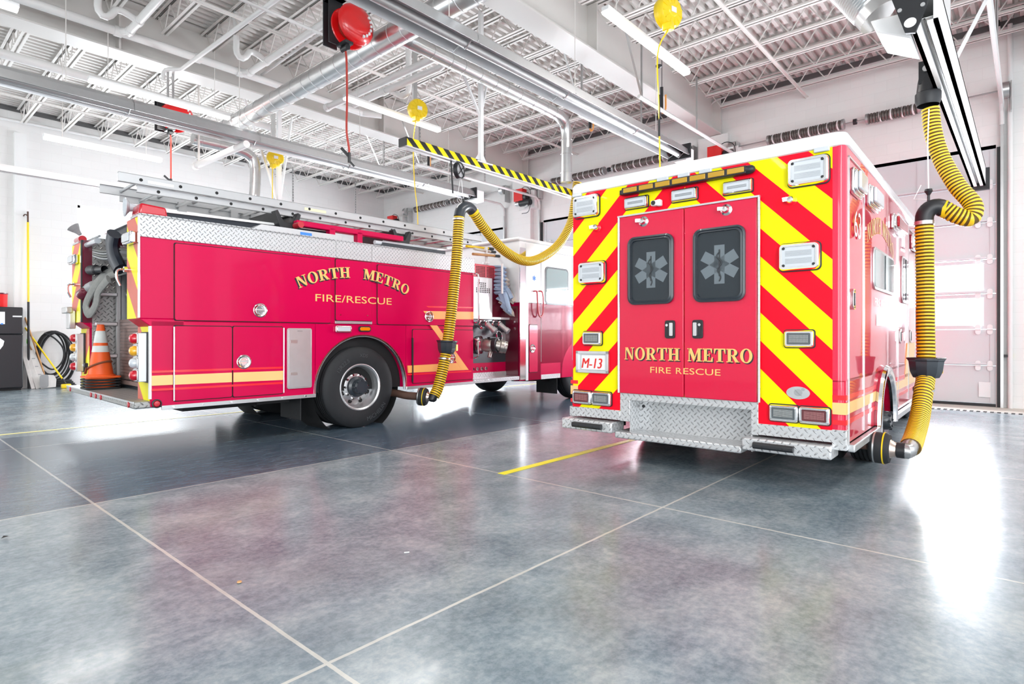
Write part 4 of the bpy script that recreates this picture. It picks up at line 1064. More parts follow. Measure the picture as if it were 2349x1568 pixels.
for a in (0,60,120):
    ca, sa = cos(rad(a)), sin(rad(a)); b.add([(6.09+x*ca-z*sa,-.004,2.22+x*sa+z*ca) for x, z in ((-.012,-.045),(.012,-.045),(.012,.045),(-.012,.045))], [(0,1,2,3)])
b.build('star_of_life', M['blue'], E_)
b = MB(); b.prism(rrect(.07,.10,.03,4,6.09,2.50), sx(0), .002, .005); b.build('crest', mat('pale_crest', (.80,.45,.38), .5), E_)
b = MB(); sans_on(b, 'E64  17', lambda u, v: (6.31+u, -.0135, 1.70+v), .10, .03); b.build('lettering', M['dark'], E_)
for y in (.03, CW-.03): MB().tube([(FX+.635*cos(a), y, .51+.64*sin(a)) for a in [rad(-4+188*i/30) for i in range(31)]], .032, 8, flat=(.75,1.3), up=(0,1,0)).build('wheel_arch', M['chrome'], E_)
for y0, sd in ((.17,-1),(CW-.17,1)): wheel(E_, (FX,y0,.535), .535, .30, sd, .29, dish=.03)
MB().box(6.80,6.815,.05,.55,.14,.46).build('mud_flap', M['rubber'], E_, bevel=.01)
b = MB(); b.beam((5.80,.25,.44),(6.85,.25,.38),.05,.04); b.build('frame_rail', M['dark'], E_)
# ---- on the roof: covers, racks, tools
b = MB(); b.prism([(.33,2.40),(2.35,2.40),(2.35,2.585),(.33,2.535)], lambda u,v,w: (u,w,v), .40, 2.4); hc = b.build('hose_bed_cover', M['letter_dark'], E_)
b = MB(); b.prism([(.30,2.535),(2.37,2.585),(2.37,2.612),(.30,2.562)], lambda u,v,w: (u,w,v), .37, 2.44); b.build('cover_edge', M['white'], hc)
b = MB(); b.prism([(1.18,2.424),(2.35,2.424),(2.35,2.50),(1.30,2.50)], lambda u,v,w: (u,w,v), .08, .38); tr = b.build('tool_tray', M['alu'], E_); b = MB(); b.box(1.78,1.93,.077,.081,2.44,2.475); b.build('label', M['blue'], tr)
b = MB(); b.box(3.0,4.15,.12,.30,2.424,2.50); b.build('tool_tray', M['charcoal'], E_, bevel=.01)
for y, x0, x1, z in ((.16,2.9,3.75,2.49),(.24,3.1,4.05,2.52)): MB().cyl((x0,y,z),(x1,y,z),.03,n=12).build('tube_light', M['lens'], E_)
b = MB(); b.beam((1.78,.22,2.60),(3.40,.22,2.60),.10,.07); b.build('ladder_rack', M['engine_red'], E_, bevel=.01)
for x in (2.27,2.68): MB().box(x-.04,x+.04,.17,.27,2.42,2.60).build('rack_post', M['engine_red'], E_, bevel=.006)
for x in (1.72,3.45):
    b = MB(); b.prism([(-.10,2.50),(.10,2.50),(.16,2.72),(.12,2.74),(.04,2.60),(-.06,2.60),(-.14,2.74),(-.18,2.72)], lambda u,v,w: (x+u,w,v), .25, 1.1); b.build('rack_bracket', M['black'], E_, bevel=.006)
b = MB(); b.cyl((1.80,.10,2.57),(1.80,.24,2.57),.04,n=14); b.build('pivot_cap', M['red_lens'], E_)
for y0, y1, z, m_ in ((.15,.35,2.52,'wood'),(.12,.45,2.60,'tan_hose'),(.3,.5,2.66,'yellow')):
    b = MB(); b.cyl((4.75,y0,z),(5.45,y1,z+.06),.022,n=10); b.cyl((5.45,y1,z+.06),(5.62,y1+.05,z+.075),.026,n=10,m=1); b.build('tool_handle', [M[m_], M['black']], E_)
b = MB(); b.cyl((5.25,.35,2.40),(5.25,.35,2.70),.03,n=10); b.lathe([(.06,0),(.06,.03)], (5.25,.35,2.42), (0,0,1), 12); b.build('rack_post', M['white_paint'], E_)

# ================================================================== LADDER on the engine's rack
LD = thing('extension_ladder', 'long silver aluminium extension ladder lying on top of the fire engine', 'ladder', EO, ER)
def rail(x0, x1, y, z0, z1, s):
    """C-section rail, open side towards the rungs (s=+1/-1)"""
    b = MB(); b.box(x0,x1,y,y+s*.006,z0,z1); b.box(x0,x1,y,y+s*.035,z0,z0+.006); b.box(x0,x1,y,y+s*.035,z1-.006,z1)
    o = b.build('rail', M['ladder'], LD); return o
for x0, x1, ya, yb, z0, z1, tag_ in ((-.06,5.10,.30,1.03,2.775,2.872,'base'),(.115,4.92,.345,.985,2.70,2.775,'fly')):
    ra = rail(x0,x1,ya,z0,z1,1); rail(x0,x1,yb,z0,z1,-1); zc = (z0+z1)/2
    x = x0+.20
    while x < x1-.08:
        MB().cyl((x,ya+.004,zc),(x,yb-.004,zc),.017,n=10).build('rung', M['ladder'], LD)
        MB().cyl((x,ya-.003,zc),(x,ya+.001,zc),.017,n=14).build('rung_end', M['dark'], ra)
        x += .3755
b = MB(); b.box(.2,.45,.2975,.30,2.80,2.83); b.build('label', M['paper'], LD)
b = MB(); b.box(1.95,2.25,.2975,.30,2.80,2.835); b.build('label', mat('faded_yellow_label', (.80,.80,.55), .6), LD)
for x in (.7,1.3,1.55,2.3,3.1,3.9): MB().box(x,x+.09,.93,.985,2.66,2.79).build('rail_bracket', M['ladder'], LD)

# ================================================================== CONES on the tailboard
def cone_thing(z, label):
    t = thing('traffic_cone', label, 'traffic cone', EO+EM@Vector((.19,2.12,z)), ER, 'traffic cones stacked on the tailboard')
    b = MB(); b.prism(rrect(.37,.37,.05,4), up, 0, .022); b.build('base', M['rubber'], t, bevel=.006)
    b = MB(); b.lathe([(.160,.022),(.155,.035),(.135,.045),(.038,.66),(.032,.665),(.03,.655)], (0,0,0), (0,0,1), 32); b.build('cone_body', M['cone'], t, angle=40)
    return t
for k in range(4): cone_thing(.549+k*.034, 'traffic cone showing only its dark base, %s of the stack on the tailboard' % ('lowest','second from bottom','third from bottom','fourth from bottom')[k])
tc = cone_thing(.549+4*.034, 'orange traffic cone with two white collars on top of the tailboard stack')
for ch in tc.children:
    if ch.name.startswith('base'): ch.data = ch.data.copy(); ch.data.materials[0] = M['cone']; ch['label'] = 'orange base'
rz = lambda z: .135+(z-.045)*(.038-.135)/(.66-.045)+.0025
for z0, z1 in ((.32,.40),(.435,.585)):
    b = MB(); b.lathe([(rz(z0)-.004,z0),(rz(z0),z0+.001),(rz(z1),z1-.001),(rz(z1)-.004,z1)], (0,0,0), (0,0,1), 32); b.build('collar', M['cone_white'], tc)
sp = thing('tie_down_strap', 'brown strap with black buckle tied round the orange traffic cone', 'strap', EO+EM@Vector((.19,2.12,.549+.136)), ER)
b = MB(); ring = []
for i in range(28):
    a = rad(-150+300*i/27); z = .155+.05*sin(a-.6); r = rz(z)+.004; ring.append((r*cos(a+PI), r*sin(a+PI), z))
b.tube(ring, .016, 6, flat=(.25,1.0), up=(0,0,1)) if False else b.tube(ring, .014, 6)
b.build('webbing', M['strap'], sp)
b = MB(); b.beam((-.135,.03,.13),(-.15,.05,.05),.035,.008); b.build('loose_end', M['strap'], sp)
b = MB(); b.box(-.165,-.125,.02,.095,.13,.185); bk = b.build('buckle', M['black'], sp, bevel=.006); b = MB(); b.box(-.172,-.164,.07,.09,.145,.172); b.build('buckle_tab', M['white'], bk)
# ================================================================== EXHAUST HOSES
def corr(b, pts, r, pitch=.034, n=18):
    P = spline(pts, pitch/4); k = len(P)
    pat = (r, r, r*.975, r*.90)
    rr_ = [pat[i % 4] for i in range(k)]
    ms = [1 if i % 4 in (2,3) else 0 for i in range(k-1)]
    return b.tube(P, rr_, n, ms=ms)
def ring_(parent, name, c, ax, r, w, mt, n=24, t=.006):
    c = Vector(c); ax = Vector(ax).normalized()
    return MB().lathe([(r-.002,-w/2),(r+t,-w/2),(r+t,w/2),(r-.002,w/2)], c, ax, n, closed=True).build(name, M[mt], parent)
def saddle(parent, c, ax, s=1.0):
    c = Vector(c); ax = Vector(ax).normalized()
    b = MB(); b.lathe([(.150*s,.085*s),(.158*s,.10*s),(.158*s,.085*s),(.148*s,.07*s),(.135*s,-.03*s),(.11*s,-.085*s),(.09*s,-.09*s),(.085*s,-.08*s),(.09*s,.06*s),(.12*s,.09*s)], c, ax, 10, closed=True)
    o = b.build('weight_collar', M['charcoal'], parent, angle=25, bevel=.004)
    ring_(o, 'rim', c+ax*.098*s, ax, .155*s, .012, 'black')
    b = MB(); d = Vector((.25,-.95,0)); d.normalize(); q = Vector((.95,.25,0)); p = c+d*.137*s+q*.06
    b.obox(p, q*.02, d*.006, Vector((0,0,.045)), 0); b.build('warning_label', M['yellow'], o)
    return o
def nozzle_cup(parent, c, ax, tip, r=.125):
    """rubber cup on the tail pipe (opening at c), tapering steel cone and sleeve along ax"""
    c = Vector(c); ax = Vector(ax).normalized()
    b = MB(); b.lathe([(r*.72,-.015),(r*.96,-.02),(r,.0),(r,.075),(r*.9,.10),(r*.55,.105)], c, ax, 32); o = b.build('nozzle_cup', M['rubber'], parent)
    ring_(o, 'edge_ring', c+ax*.062, ax, r, .010, 'yellow', 32, .004); ring_(o, 'clamp', c-ax*.004, ax, r*.97, .012, 'galv', 32, .004)
    b = MB(); b.lathe([(r*.62,.10),(r*.5,.125),(r*.42,.15)], c, ax, 24); b.build('nozzle_cone', M['copper'], parent)
    b = MB(); b.lathe([(r*.44,.145),(r*.5,.15),(r*.5,.205),(r*.44,.21)], c, ax, 24); b.build('sleeve', M['black'], parent)
# --- ambulance hose
H1 = thing('exhaust_hose', 'yellow ribbed exhaust hose hanging from ceiling rail to the ambulance tailpipe', 'exhaust hose', (0,0,0), 0, 'yellow exhaust hoses')
top = onX(2130,205,7.2); cupb = onX(2134,250,7.2)
b = MB(); b.lathe([(.03,-.10),(.075,-.06),(.09,.02),(.10,.12),(.112,.13),(.112,.20),(.095,.25)], onX(2129,185,7.2), (.0,0,-1), 24); b.build('top_cup', M['black'], H1)
upper = [cupb, onX(2140,300,7.2), onX(2158,360,7.2), onX(2195,425,7.15), onX(2232,470,7.1), onX(2226,500,7.06), onX(2195,494,7.02), onX(2168,480,7.0)]
b = MB(); corr(b, upper, .078); b.build('hose', [M['yel_hose'], M['groove']], H1)
el = [onX(2166,480,7.0), onX(2152,474,6.98), onX(2134,478,6.96), onX(2122,492,6.95), onX(2120,512,6.95)]
b = MB(); b.tube(spline(el, .02), .078, 18); eb = b.build('elbow', M['black'], H1)
ring_(eb, 'clamp', onX(2120,512,6.95), (0,0,1), .08, .035, 'galv'); ring_(eb, 'clamp', onX(2168,480,7.0), (0,-1,-.2), .08, .03, 'yellow')
lower = [onX(2120,512,6.95), onX(2122,620,6.95), onX(2123,740,6.93), onX(2124,850,6.88), onX(2118,900,6.72), onX(2110,955,6.5), onX(2098,1000,6.15), onX(2088,1026,5.82)]
b = MB(); corr(b, lower, .080); b.build('hose', [M['yel_hose'], M['groove']], H1)
saddle(H1, onX(2124,845,6.89), (0,0,1), 1.0)
ring_(H1, 'clamp', onX(2119,892,6.74), (.3,0,-.9), .083, .02, 'galv')
cc = onX(2009,1025,5.66); ax = Vector((0,-1,-.02))
nozzle_cup(H1, cc, ax, None, .128)
b = MB(); b.tube(spline([cc+ax*.20, cc+ax*.225, onX(2083,1029,5.72), onX(2089,1022,5.84)], .02), .062, 16); b.build('steel_elbow', M['galv'], H1)
b = MB(); p = onX(2130,462,6.95); b.cyl(p-Vector((0,0,.04)), p+Vector((0,0,.06)), .012, n=8); b.lathe([(.012,.06),(.03,.09),(.035,.10),(.03,.12)], p, (0,0,1), 12); b.build('hook', M['black'], H1)
b = MB(); b.tube([p+Vector((0,0,.1)), onX(2128,330,7.0), onX(2131,250,7.1)], .006, 6); b.tube([p+Vector((0,0,.02)), p+Vector((-.0,.12,.04)), p+Vector((0,.06,.17))], .005, 6); b.build('lift_cord', M['white'], H1)
# --- engine hose
H2 = thing('exhaust_hose', 'yellow ribbed exhaust hose swagged from overhead rail down to fire engine tailpipe', 'exhaust hose', (0,0,0), 0, 'yellow exhaust hoses')
Yh = 6.22
up2 = [onY(1324,418,6.05), onY(1318,470,6.1), onY(1306,520,6.16), onY(1272,570,Yh), onY(1215,599,Yh), onY(1160,577,Yh), onY(1112,525,Yh), onY(1084,484,Yh)]
b = MB(); corr(b, up2, .078); b.build('hose', [M['yel_hose'], M['groove']], H2)
el2 = [onY(1084,484,Yh), onY(1076,476,Yh), onY(1066,475,Yh), onY(1057,482,Yh), onY(1053,498,Yh)]
b = MB(); b.tube(spline(el2, .02), .080, 18); eb = b.build('elbow', M['charcoal'], H2)
lo2 = [onY(1053,498,Yh), onY(1047,600,Yh), onY(1037,700,Yh), onY(1026,790,Yh), onY(1018,835,Yh), onY(1006,885,Yh), onY(996,908,Yh)]
b = MB(); corr(b, lo2, .080); b.build('hose', [M['yel_hose'], M['groove']], H2)
ring_(eb, 'clamp', onY(1052,503,Yh), (0,0,1), .081, .02, 'galv'); ring_(eb, 'clamp', onY(1086,487,Yh), (1,0,-1), .081, .02, 'yellow')
saddle(H2, onY(1025,797,Yh), (.06,0,1), .95); ring_(H2, 'clamp', onY(1019,822,Yh), (.1,0,1), .084, .02, 'galv')
c2 = onY(964,909,6.40); ax = (onY(990,911,6.26)-c2).normalized()
nozzle_cup(H2, c2, ax, None, .125)
b = MB(); b.tube(spline([c2+ax*.20, onY(991,913,6.23), onY(997,904,6.22)], .02), .060, 16); b.build('hose_elbow', M['black'], H2)
b = MB(); p = onY(1063,470,Yh); b.cyl(p-Vector((0,0,.03)), p+Vector((0,0,.06)), .012, n=8); b.tube([p+Vector((0,0,.05)), p+Vector((0,0,.09))], .02, 8); b.build('hook', M['black'], H2)
b = MB(); b.tube([p+Vector((0,0,.08)), onY(1058,405,6.2)], .005, 6); b.tube([p, p+Vector((-.12,0,.1)), onY(1056,410,6.2)], .004, 6); b.build('lift_cord', M['white'], H2)
tp = MB(); tp.tube(spline([EO+EM@Vector((2.95,.5,.42)), EO+EM@Vector((3.25,.25,.40)), c2-ax*.2, c2+ax*.02], .05), .055, 14); tp.build('tail_pipe', M['rust'], None)
o = bpy.data.objects['tail_pipe.001'] if 'tail_pipe.001' in bpy.data.objects else bpy.data.objects['tail_pipe']
o.parent = E_; o.matrix_parent_inverse = (Matrix.Translation(EO) @ EM).inverted()

# --- rails
def exhaust_rail(label, y, x0, x1, z, mats, hz=False):
    t = thing('exhaust_rail', label, 'exhaust rail', (0,0,0), 0, 'overhead exhaust hose rails')
    b = MB(); h = .10
    prof = [(-.075,-h/2),(-.03,-h/2),(-.03,-h/2+.02),(-.055,-h/2+.02),(-.055,h/2-.012),(.055,h/2-.012),(.055,-h/2+.02),(.03,-h/2+.02),(.03,-h/2),(.075,-h/2),(.075,h/2),(-.075,h/2)]
    n = len(prof); b.v = [(x0,y+a,z+c) for a,c in prof]+[(x1,y+a,z+c) for a,c in prof]
    b.f = [[i,(i+1)%n,n+(i+1)%n,n+i] for i in range(n)]; b.m = [0]*n
    b.build('track', mats, t, smooth=False)
    if hz:
        for s in (-1, 1): MB().box(x0,x1,y+s*.076,y+s*.079,z-h/2+.004,z+h/2+.012).build('hazard_strip', M['hazard'], t)
        b = MB(); b.box(x0-.012,x0+.004,y-.08,y+.08,z-h/2,z+h/2+.012); b.build('end_cap', M['black'], t)
    return t
R2 = exhaust_rail('white ceiling rail edged with yellow and black hazard stripes above the fire engine', 6.2, 4.84, 11.4, 3.76, M['white'], True)
p = onY(1103,405,6.2)
b = MB(); b.box(p.x-.03,p.x+.03,6.17,6.23,3.8,6.1); b.box(p.x-.16,p.x+.16,6.10,6.30,3.79,3.81); b.prism([(-.15,0),(.15,0),(.03,.16),(-.03,.16)], lambda u,v,w: (p.x+u,6.2+w,3.81+v), -.005, .005); b.build('hanger_post', M['white'], R2)
for dx, dy in ((-1.1,.0),(.9,.6)): MB().beam((p.x,6.2,4.5),(p.x+dx,6.2+dy,6.08),.03,.03).build('brace', M['white'], R2)
bl = thing('hose_balancer', 'round black spring balancer reel hanging under the hazard-striped rail', 'reel', (0,0,0))
c = onY(1053,391,6.16)
b = MB(); b.lathe([(.10,-.03),(.118,-.03),(.118,.03),(.10,.03)], c, (.3,-1,0), 28, closed=True); b.build('rim', M['black'], bl)
b = MB(); b.lathe([(.105,-.02),(.04,-.028),(.001,-.03)], c, (-.3,1,0), 24); b.lathe([(.105,-.02),(.001,-.024)], c, (.3,-1,0), 24); b.build('drum', M['grey'], bl)
for a in (45, 135):
    d = Vector((cos(rad(a)),.3*cos(rad(a)),sin(rad(a))))*.105; q = Vector((.01,-.04,0)); MB().beam(c-d+q, c+d+q, .014, .008).build('spoke', M['black'], bl)
b = MB(); b.cyl(c+Vector((0,0,.1)), (c.x,6.2,3.70), .006, n=6); b.cyl(c+Vector((-.12,0,-.35)), (c.x-.12,6.2,3.71), .012, n=8); b.build('suspension', M['black'], bl)
# ambulance rail: tall aluminium profile close to the camera
R1 = thing('exhaust_rail', 'white ceiling rail with black end plate and hose trolley above the ambulance', 'exhaust rail', (0,0,0), 0, 'overhead exhaust hose rails')
y1 = .62; b = MB(); b.box(5.6,12.3,y1-.09,y1-.06,3.66,3.98); b.box(5.6,12.3,y1+.06,y1+.09,3.66,3.98); b.box(5.6,12.3,y1-.09,y1+.09,3.95,3.98); b.box(5.6,12.3,y1-.09,y1-.02,3.66,3.68); b.box(5.6,12.3,y1+.02,y1+.09,3.66,3.68); b.build('track', M['white'], R1)
b = MB(); b.box(5.62,12.3,y1-.06,y1+.06,3.71,3.715); b.build('slot_lining', M['steel_white'], R1); b = MB(); b.box(5.62,12.3,y1-.005,y1+.005,3.70,3.712); b.build('rubber_seal', M['black'], R1)
b = MB(); pl_ = [onX(*q,5.55) for q in ((2044,-4),(2128,-4),(2126,10),(2099,74),(2076,76))]; PY_ = [(q.y, q.z) for q in pl_]
b.prism(PY_, lambda u,v,w: (5.55+w,u,v), 0, .03); ep = b.build('end_plate', M['black'], R1)
for q in ((2064,25),(2117,11)): c = onX(*q,5.55); MB().cyl(c-Vector((.01,0,0)), c, .016, n=12).build('bolt', M['alu'], ep)
c = onX(2088,52,5.55); b = MB(); b.prism(circle(.042,18,c.y,c.z,.9), lambda u,v,w: (5.549-w,u,v), 0, .002); b.build('plate_hole', M['white'], ep)
b = MB(); wb = [onX(*q,5.75) for q in ((1996,48),(2075,28),(2092,88),(2012,74))]; b.prism([(q.y,q.z) for q in wb], lambda u,v,w: (5.75+w,u,v), 0, .5); b.build('duct_box', M['white'], R1, bevel=.01)
b = MB(); d0 = onX(2015,40,5.9); d1 = onX(1965,-12,5.9)
dd = d1-d0; P_ = [d0+dd*(i/24) for i in range(40)]; b.tube(P_, [.155+.008*(i % 2)*(1 if i > 8 else 0) for i in range(40)], 24); b.build('flexible_duct', M['galv'], R1)
c = onX(2126,168,7.15); b = MB(); b.beam(c+Vector((0,0,-.10)), c+Vector((0,0,.12)), .13, .06, up=(1,0,0)); b.cyl(c-Vector((.07,0,-.03)), c-Vector((.04,0,-.03)), .03, n=14, m=1); b.build('trolley', [M['black'], M['galv']], R1)
for q in ((2173,0,2173,215),): a0 = onX(q[0],q[1],8.6); b0 = onX(q[2],q[3],8.6); MB().box(8.57,8.63,a0.y-.03,a0.y+.03,min(b0.z,3.98),6.1).build('hanger_post', M['white'], R1)
MB().beam(onX(2178,165,8.6), onX(2265,-5,8.6), .035, .035).build('brace', M['white'], R1)
b = MB(); e_ = onX(2221,380,11.6); b.box(12.25,12.34,y1-.14,y1+.1,3.6,3.95); b.build('end_plate', M['black'], R1)
R3 = exhaust_rail('grey ceiling rail running over the back of the fire engine towards the left wall bay', 11.9, -1.0, 11.2, 3.80, M['steel_white'])

p = onY(640,440,11.9)
MB().box(p.x-.04,p.x+.04,11.86,11.94,3.85,6.1).build('hanger_post', M['white'], R3)
for dx, dy in ((-.75,.0),(.55,.5)): MB().beam((p.x,11.9,3.95),(p.x+dx,11.9+dy,6.08),.04,.04).build('brace', M['white'], R3)
# ================================================================== DUCTS
def duct(name, label, cat, pts, r, mt='galv', seams=.42, group=None, step=.08):
    t = thing(name, label, cat, (0,0,0), 0, group); P = spline(pts, step); b = MB(); b.tube(P, r, 22)
    if seams:
        L = 0; nxt = seams/2
        for i in range(1, len(P)):
            L += (P[i]-P[i-1]).length
            if L >= nxt:
                d = (P[i]-P[i-1]).normalized(); b.lathe([(r,-.006),(r+.005,-.004),(r+.005,.004),(r,.006)], P[i], d, 22); nxt += seams
    b.build('duct_run', M[mt], t)
    return t
duct('spiral_duct', 'large shiny spiral duct crossing below the joists over the fire engine', 'duct', [(4.55,11.3,5.0),(4.55,9,5.0),(4.55,6,5.0),(4.55,2.2,5.0)], .145, 'galv', .3)
a, b_ = onZ(960,96,5.0), onZ(1308,258,5.0)
duct('spiral_duct', 'galvanised branch duct bending down to the hazard-striped exhaust rail', 'duct', [(4.62,6.0,5.02),(4.80,5.94,4.98),(5.05,5.93,4.97),(6.4,5.94,4.96),(7.7,5.96,4.95),(8.0,5.97,4.92),(8.16,5.98,4.80),(8.20,5.99,4.5),(8.20,6.0,3.86)], .098, 'galv', .3)
q = onY(585,430,11.9)
duct('spiral_duct', 'vertical galvanised duct dropping to the far rail above the ladder', 'duct', [(q.x-1.2,11.9,4.95),(q.x-.4,11.9,4.95),(q.x-.1,11.9,4.88),(q.x,11.9,4.7),(q.x,11.9,4.3),(q.x-.02,11.9,4.05),(q.x-.08,11.9,3.86)], .105, 'galv', .3)
# ================================================================== RADIANT HEATERS
def heater(label, y, x0, x1, z):
    t = thing('radiant_heater', label, 'heater', (0,0,0), 0, 'ceiling radiant tube heaters')
    prof = [(-.20,-.06),(-.17,.06),(-.09,.13),(.09,.13),(.17,.06),(.20,-.06),(.192,-.06),(.163,.053),(.085,.122),(-.085,.122),(-.163,.053),(-.192,-.06)]
    n = len(prof); x = x0; k = 0
    while x < x1-.05:
        xe = min(x+1.9, x1); b = MB(); b.v = [(x,y+a,z+c) for a,c in prof]+[(xe,y+a,z+c) for a,c in prof]
        b.f = [[i,(i+1)%n,n+(i+1)%n,n+i] for i in range(n)]; b.m = [0]*n
        b.build('reflector', M['alu'], t, angle=20); x = xe-.01; k += 1
        b = MB(); b.tube([(xe-.03,y-.21,z-.05),(xe-.03,y-.1,z-.0),(xe-.03,y,z-.075),(xe-.03,y+.1,z),(xe-.03,y+.21,z-.05)], .008, 6); b.build('tube_clamp', M['galv'], t)
    MB().cyl((x0,y,z-.01),(x1,y,z-.01),.052,n=18).build('burner_tube', M['dull_steel'], t)
    MB().box(x1-.02,x1+.02,y-.22,y+.22,z-.10,z+.16).build('end_bracket', M['black'], t)
    MB().box(x1+.03,x1+.36,y-.12,y+.12,z-.12,z+.14).build('burner_box', M['white'], t, bevel=.01)
    x = x0+.6
    while x < x1: MB().cyl((x,y,z+.12),(x,y,6.1),.006,n=6).build('hanger_rod', M['joist'], t); x += 2.4
    return t
heater('long aluminium tube heater hung above the gap between engine and ambulance', 4.82, -1.0, 10.1, 4.55)
heater('long aluminium tube heater hung on the far side of the fire engine', 10.1, -1.0, 9.9, 4.6)
# ================================================================== STRIP LIGHTS
def strip_light(label, x0, x1, y, z=5.0):
    t = thing('strip_light', label, 'ceiling light', (0,0,0), 0, 'fluorescent strip lights')
    MB().box(x0,x1,y-.05,y+.05,z,z+.05).build('housing', M['white'], t, bevel=.006)
    MB().prism([(-.06,0),(.06,0),(.045,-.035),(-.045,-.035)], lambda u,v,w: (w,y+u,z+v), x0+.01, x1-.01).build('diffuser', M['lamp'], t)
    for x in (x0+.25, x1-.25): MB().cyl((x,y,z+.05),(x,y,6.1),.005,n=6).build('hanger_wire', M['joist'], t)
strip_light('white strip light hanging in front of the right-hand roof beam above the ambulance', 5.82, 8.0, 3.70)
strip_light('white strip light hanging above the cab end of the fire engine', 5.2, 7.2, 8.15)
strip_light('white strip light at the top left corner of the picture', -1.2, 1.30, 8.8)
a, c = onZ(199,185,5.0), onZ(531,268,5.0)
strip_light('white strip light below a pipe in the far bay near the left wall', a.x, c.x, (a.y+c.y)/2, 5.0)
a, c = onZ(96,316,4.4), onZ(375,366,4.4)
strip_light('white strip light hung low along the left wall', a.x, c.x, (a.y+c.y)/2, 4.4)
# ================================================================== REELS
def red_reel(label, c, hose):
    t = thing('hose_reel', label, 'hose reel', (0,0,0), 0, 'red air hose reels'); c = Vector(c); ax = Vector((0,-1,0))
    for s, h in ((1,.10),(-1,.10)):
        b = MB(); b.lathe([(.235,0),(.245,.01),(.24,.03),(.20,.07),(.12,.10),(.001,.105)], c+ax*s*.07, ax*s, 32); b.lathe([(.235,0),(.001,.0)], c+ax*s*.07, ax*s, 32); b.build('side_dish', M['red_plastic'], t)
    b = MB(); b.cyl(c-ax*.08, c+ax*.08, .15, n=28); b.build('drum', M['red_hose'], t)
    for y_ in (.215, .09):
        b = MB(); b.box(c.x-.27,c.x-.08,c.y+y_-.008,c.y+y_+.008,c.z-.25,c.z+.30); b.box(c.x-.27,c.x-.08,c.y,c.y+.215,c.z+.28,c.z+.30); b.build('bracket_plate', M['black'], t, bevel=.004)
    b = MB(); b.cyl(c+Vector((-.10,-.06,-.30)), c+Vector((-.10,.06,-.30)), .035, n=14); b.box(c.x-.16,c.x-.05,c.y-.1,c.y+.1,c.z-.27,c.z-.24); b.build('roller_guide', M['black'], t)
    for dx in (-.13,-.05): MB().box(c.x+dx-.015,c.x+dx+.015,c.y+.0,c.y+.03,c.z+.3,6.1).build('hanger_strap', M['galv'], t)
    b = MB()
    for i in range(7):
        a0 = rad(-70+i*18); b.obox(c+ax*.153+Vector((cos(a0)*.16,0,sin(a0)*.16)), Vector((.012,0,0)), Vector((0,.022,0)), Vector((0,0,.014)))
    b.build('maker_label', M['paper'], t, smooth=False)
    b = MB(); b.tube(spline(hose, .06), .013, 8); b.build('hose', M['red_hose'], t)
    e = Vector(hose[-1]); b = MB(); b.cyl(e, e+Vector((.0,0,-.12)), .02, n=10); b.beam(e+Vector((0,0,-.05)), e+Vector((-.1,.02,.04)), .02, .03); b.beam(e+Vector((0,0,-.1)), e+Vector((.06,-.02,-.16)), .02, .02); b.build('air_gun', M['black'], t)
c = onZ(808,62,5.0)
red_reel('red hose reel with a long red hose hanging behind the shiny spiral duct', c, [c+Vector((-.10,0,-.3)), onY(795,140,c.y), onY(796,230,c.y), onY(795,300,c.y), onY(800,335,c.y), onY(801,350,c.y)])
c = onZ(405,268,4.95)
red_reel('red hose reel half hidden behind the far heater reflector, hose hanging over the ladder', c, [c+Vector((-.1,0,-.3)), onY(392,320,c.y), onY(392,370,c.y), onY(392,410,c.y)])
def cord_reel(label, c, drop, r=.17):
    t = thing('cord_reel', label, 'cord reel', (0,0,0), 0, 'yellow cord reels'); c = Vector(c); ax = Vector((-.25,-1,0)).normalized()
    b = MB(); b.lathe([(.001,.05),(r*.35,.05),(r*.4,.04),(r*.9,.03),(r,.0),(r,-.05),(r*.93,-.06),(r*.93,-.10),(r*.5,-.12),(.001,-.12)], c, ax, 32); b.build('case', M['yellow'], t)
    b = MB()
    for i in range(12):
        a0 = 2*PI*i/12; u = ax.orthogonal().normalized(); w = ax.cross(u); p = c+ax*.037+(u*cos(a0)+w*sin(a0))*r*.68; b.beam(p-(u*cos(a0)+w*sin(a0))*r*.2, p+(u*cos(a0)+w*sin(a0))*r*.2, .008, .008, up=ax)
    b.build('rib', M['yellow'], t)
    u = Vector((1,0,0)); b = MB(); b.obox(c+ax*.054, Vector((.04,-.01,0)), ax*.002, Vector((0,0,.03))); b.build('label', M['paper'], t)
    b = MB(); b.box(c.x-.10,c.x-.01,c.y-.06,c.y+.06,c.z-r-.06,c.z-r+.03); b.build('cord_guide', M['yellow'], t, bevel=.015)
    b = MB(); b.box(c.x-.04,c.x+.04,c.y+.08,c.y+.12,c.z-.05,6.1); b.build('mount', M['galv'], t)
    P = [c+Vector((-.06,0,-r-.05))]+[Vector(q) for q in drop]
    b = MB(); b.tube(spline(P, .12), .009, 6); b.build('cord', M['yellow'], t)
    return t, P
c = onZ(960,250,5.0); t_, P_ = cord_reel('yellow cord reel hanging over the middle of the fire engine', c, [onY(948,330,c.y), onY(951,420,c.y), onY(957,478,c.y), onY(959,525,c.y)], .17)
c = onZ(1538,26,5.0); t_, P_ = cord_reel('yellow cord reel hanging above the ambulance, the nearest of the yellow reels', c, [onY(1509,120,c.y), onY(1511,240,c.y), onY(1513,330,c.y), onY(1514,400,c.y)], .19)
q = onY(1511,152,c.y); MB().lathe([(.01,-.02),(.035,-.01),(.035,.01),(.01,.02)], q, (0,0,1), 12).build('stop_ball', M['black'], t_)
q = onY(1512,262,c.y); b = MB(); b.cyl(q-Vector((0,0,.25)), q+Vector((0,0,.22)), .012, n=8); b.build('cord_grip', M['black'], t_)
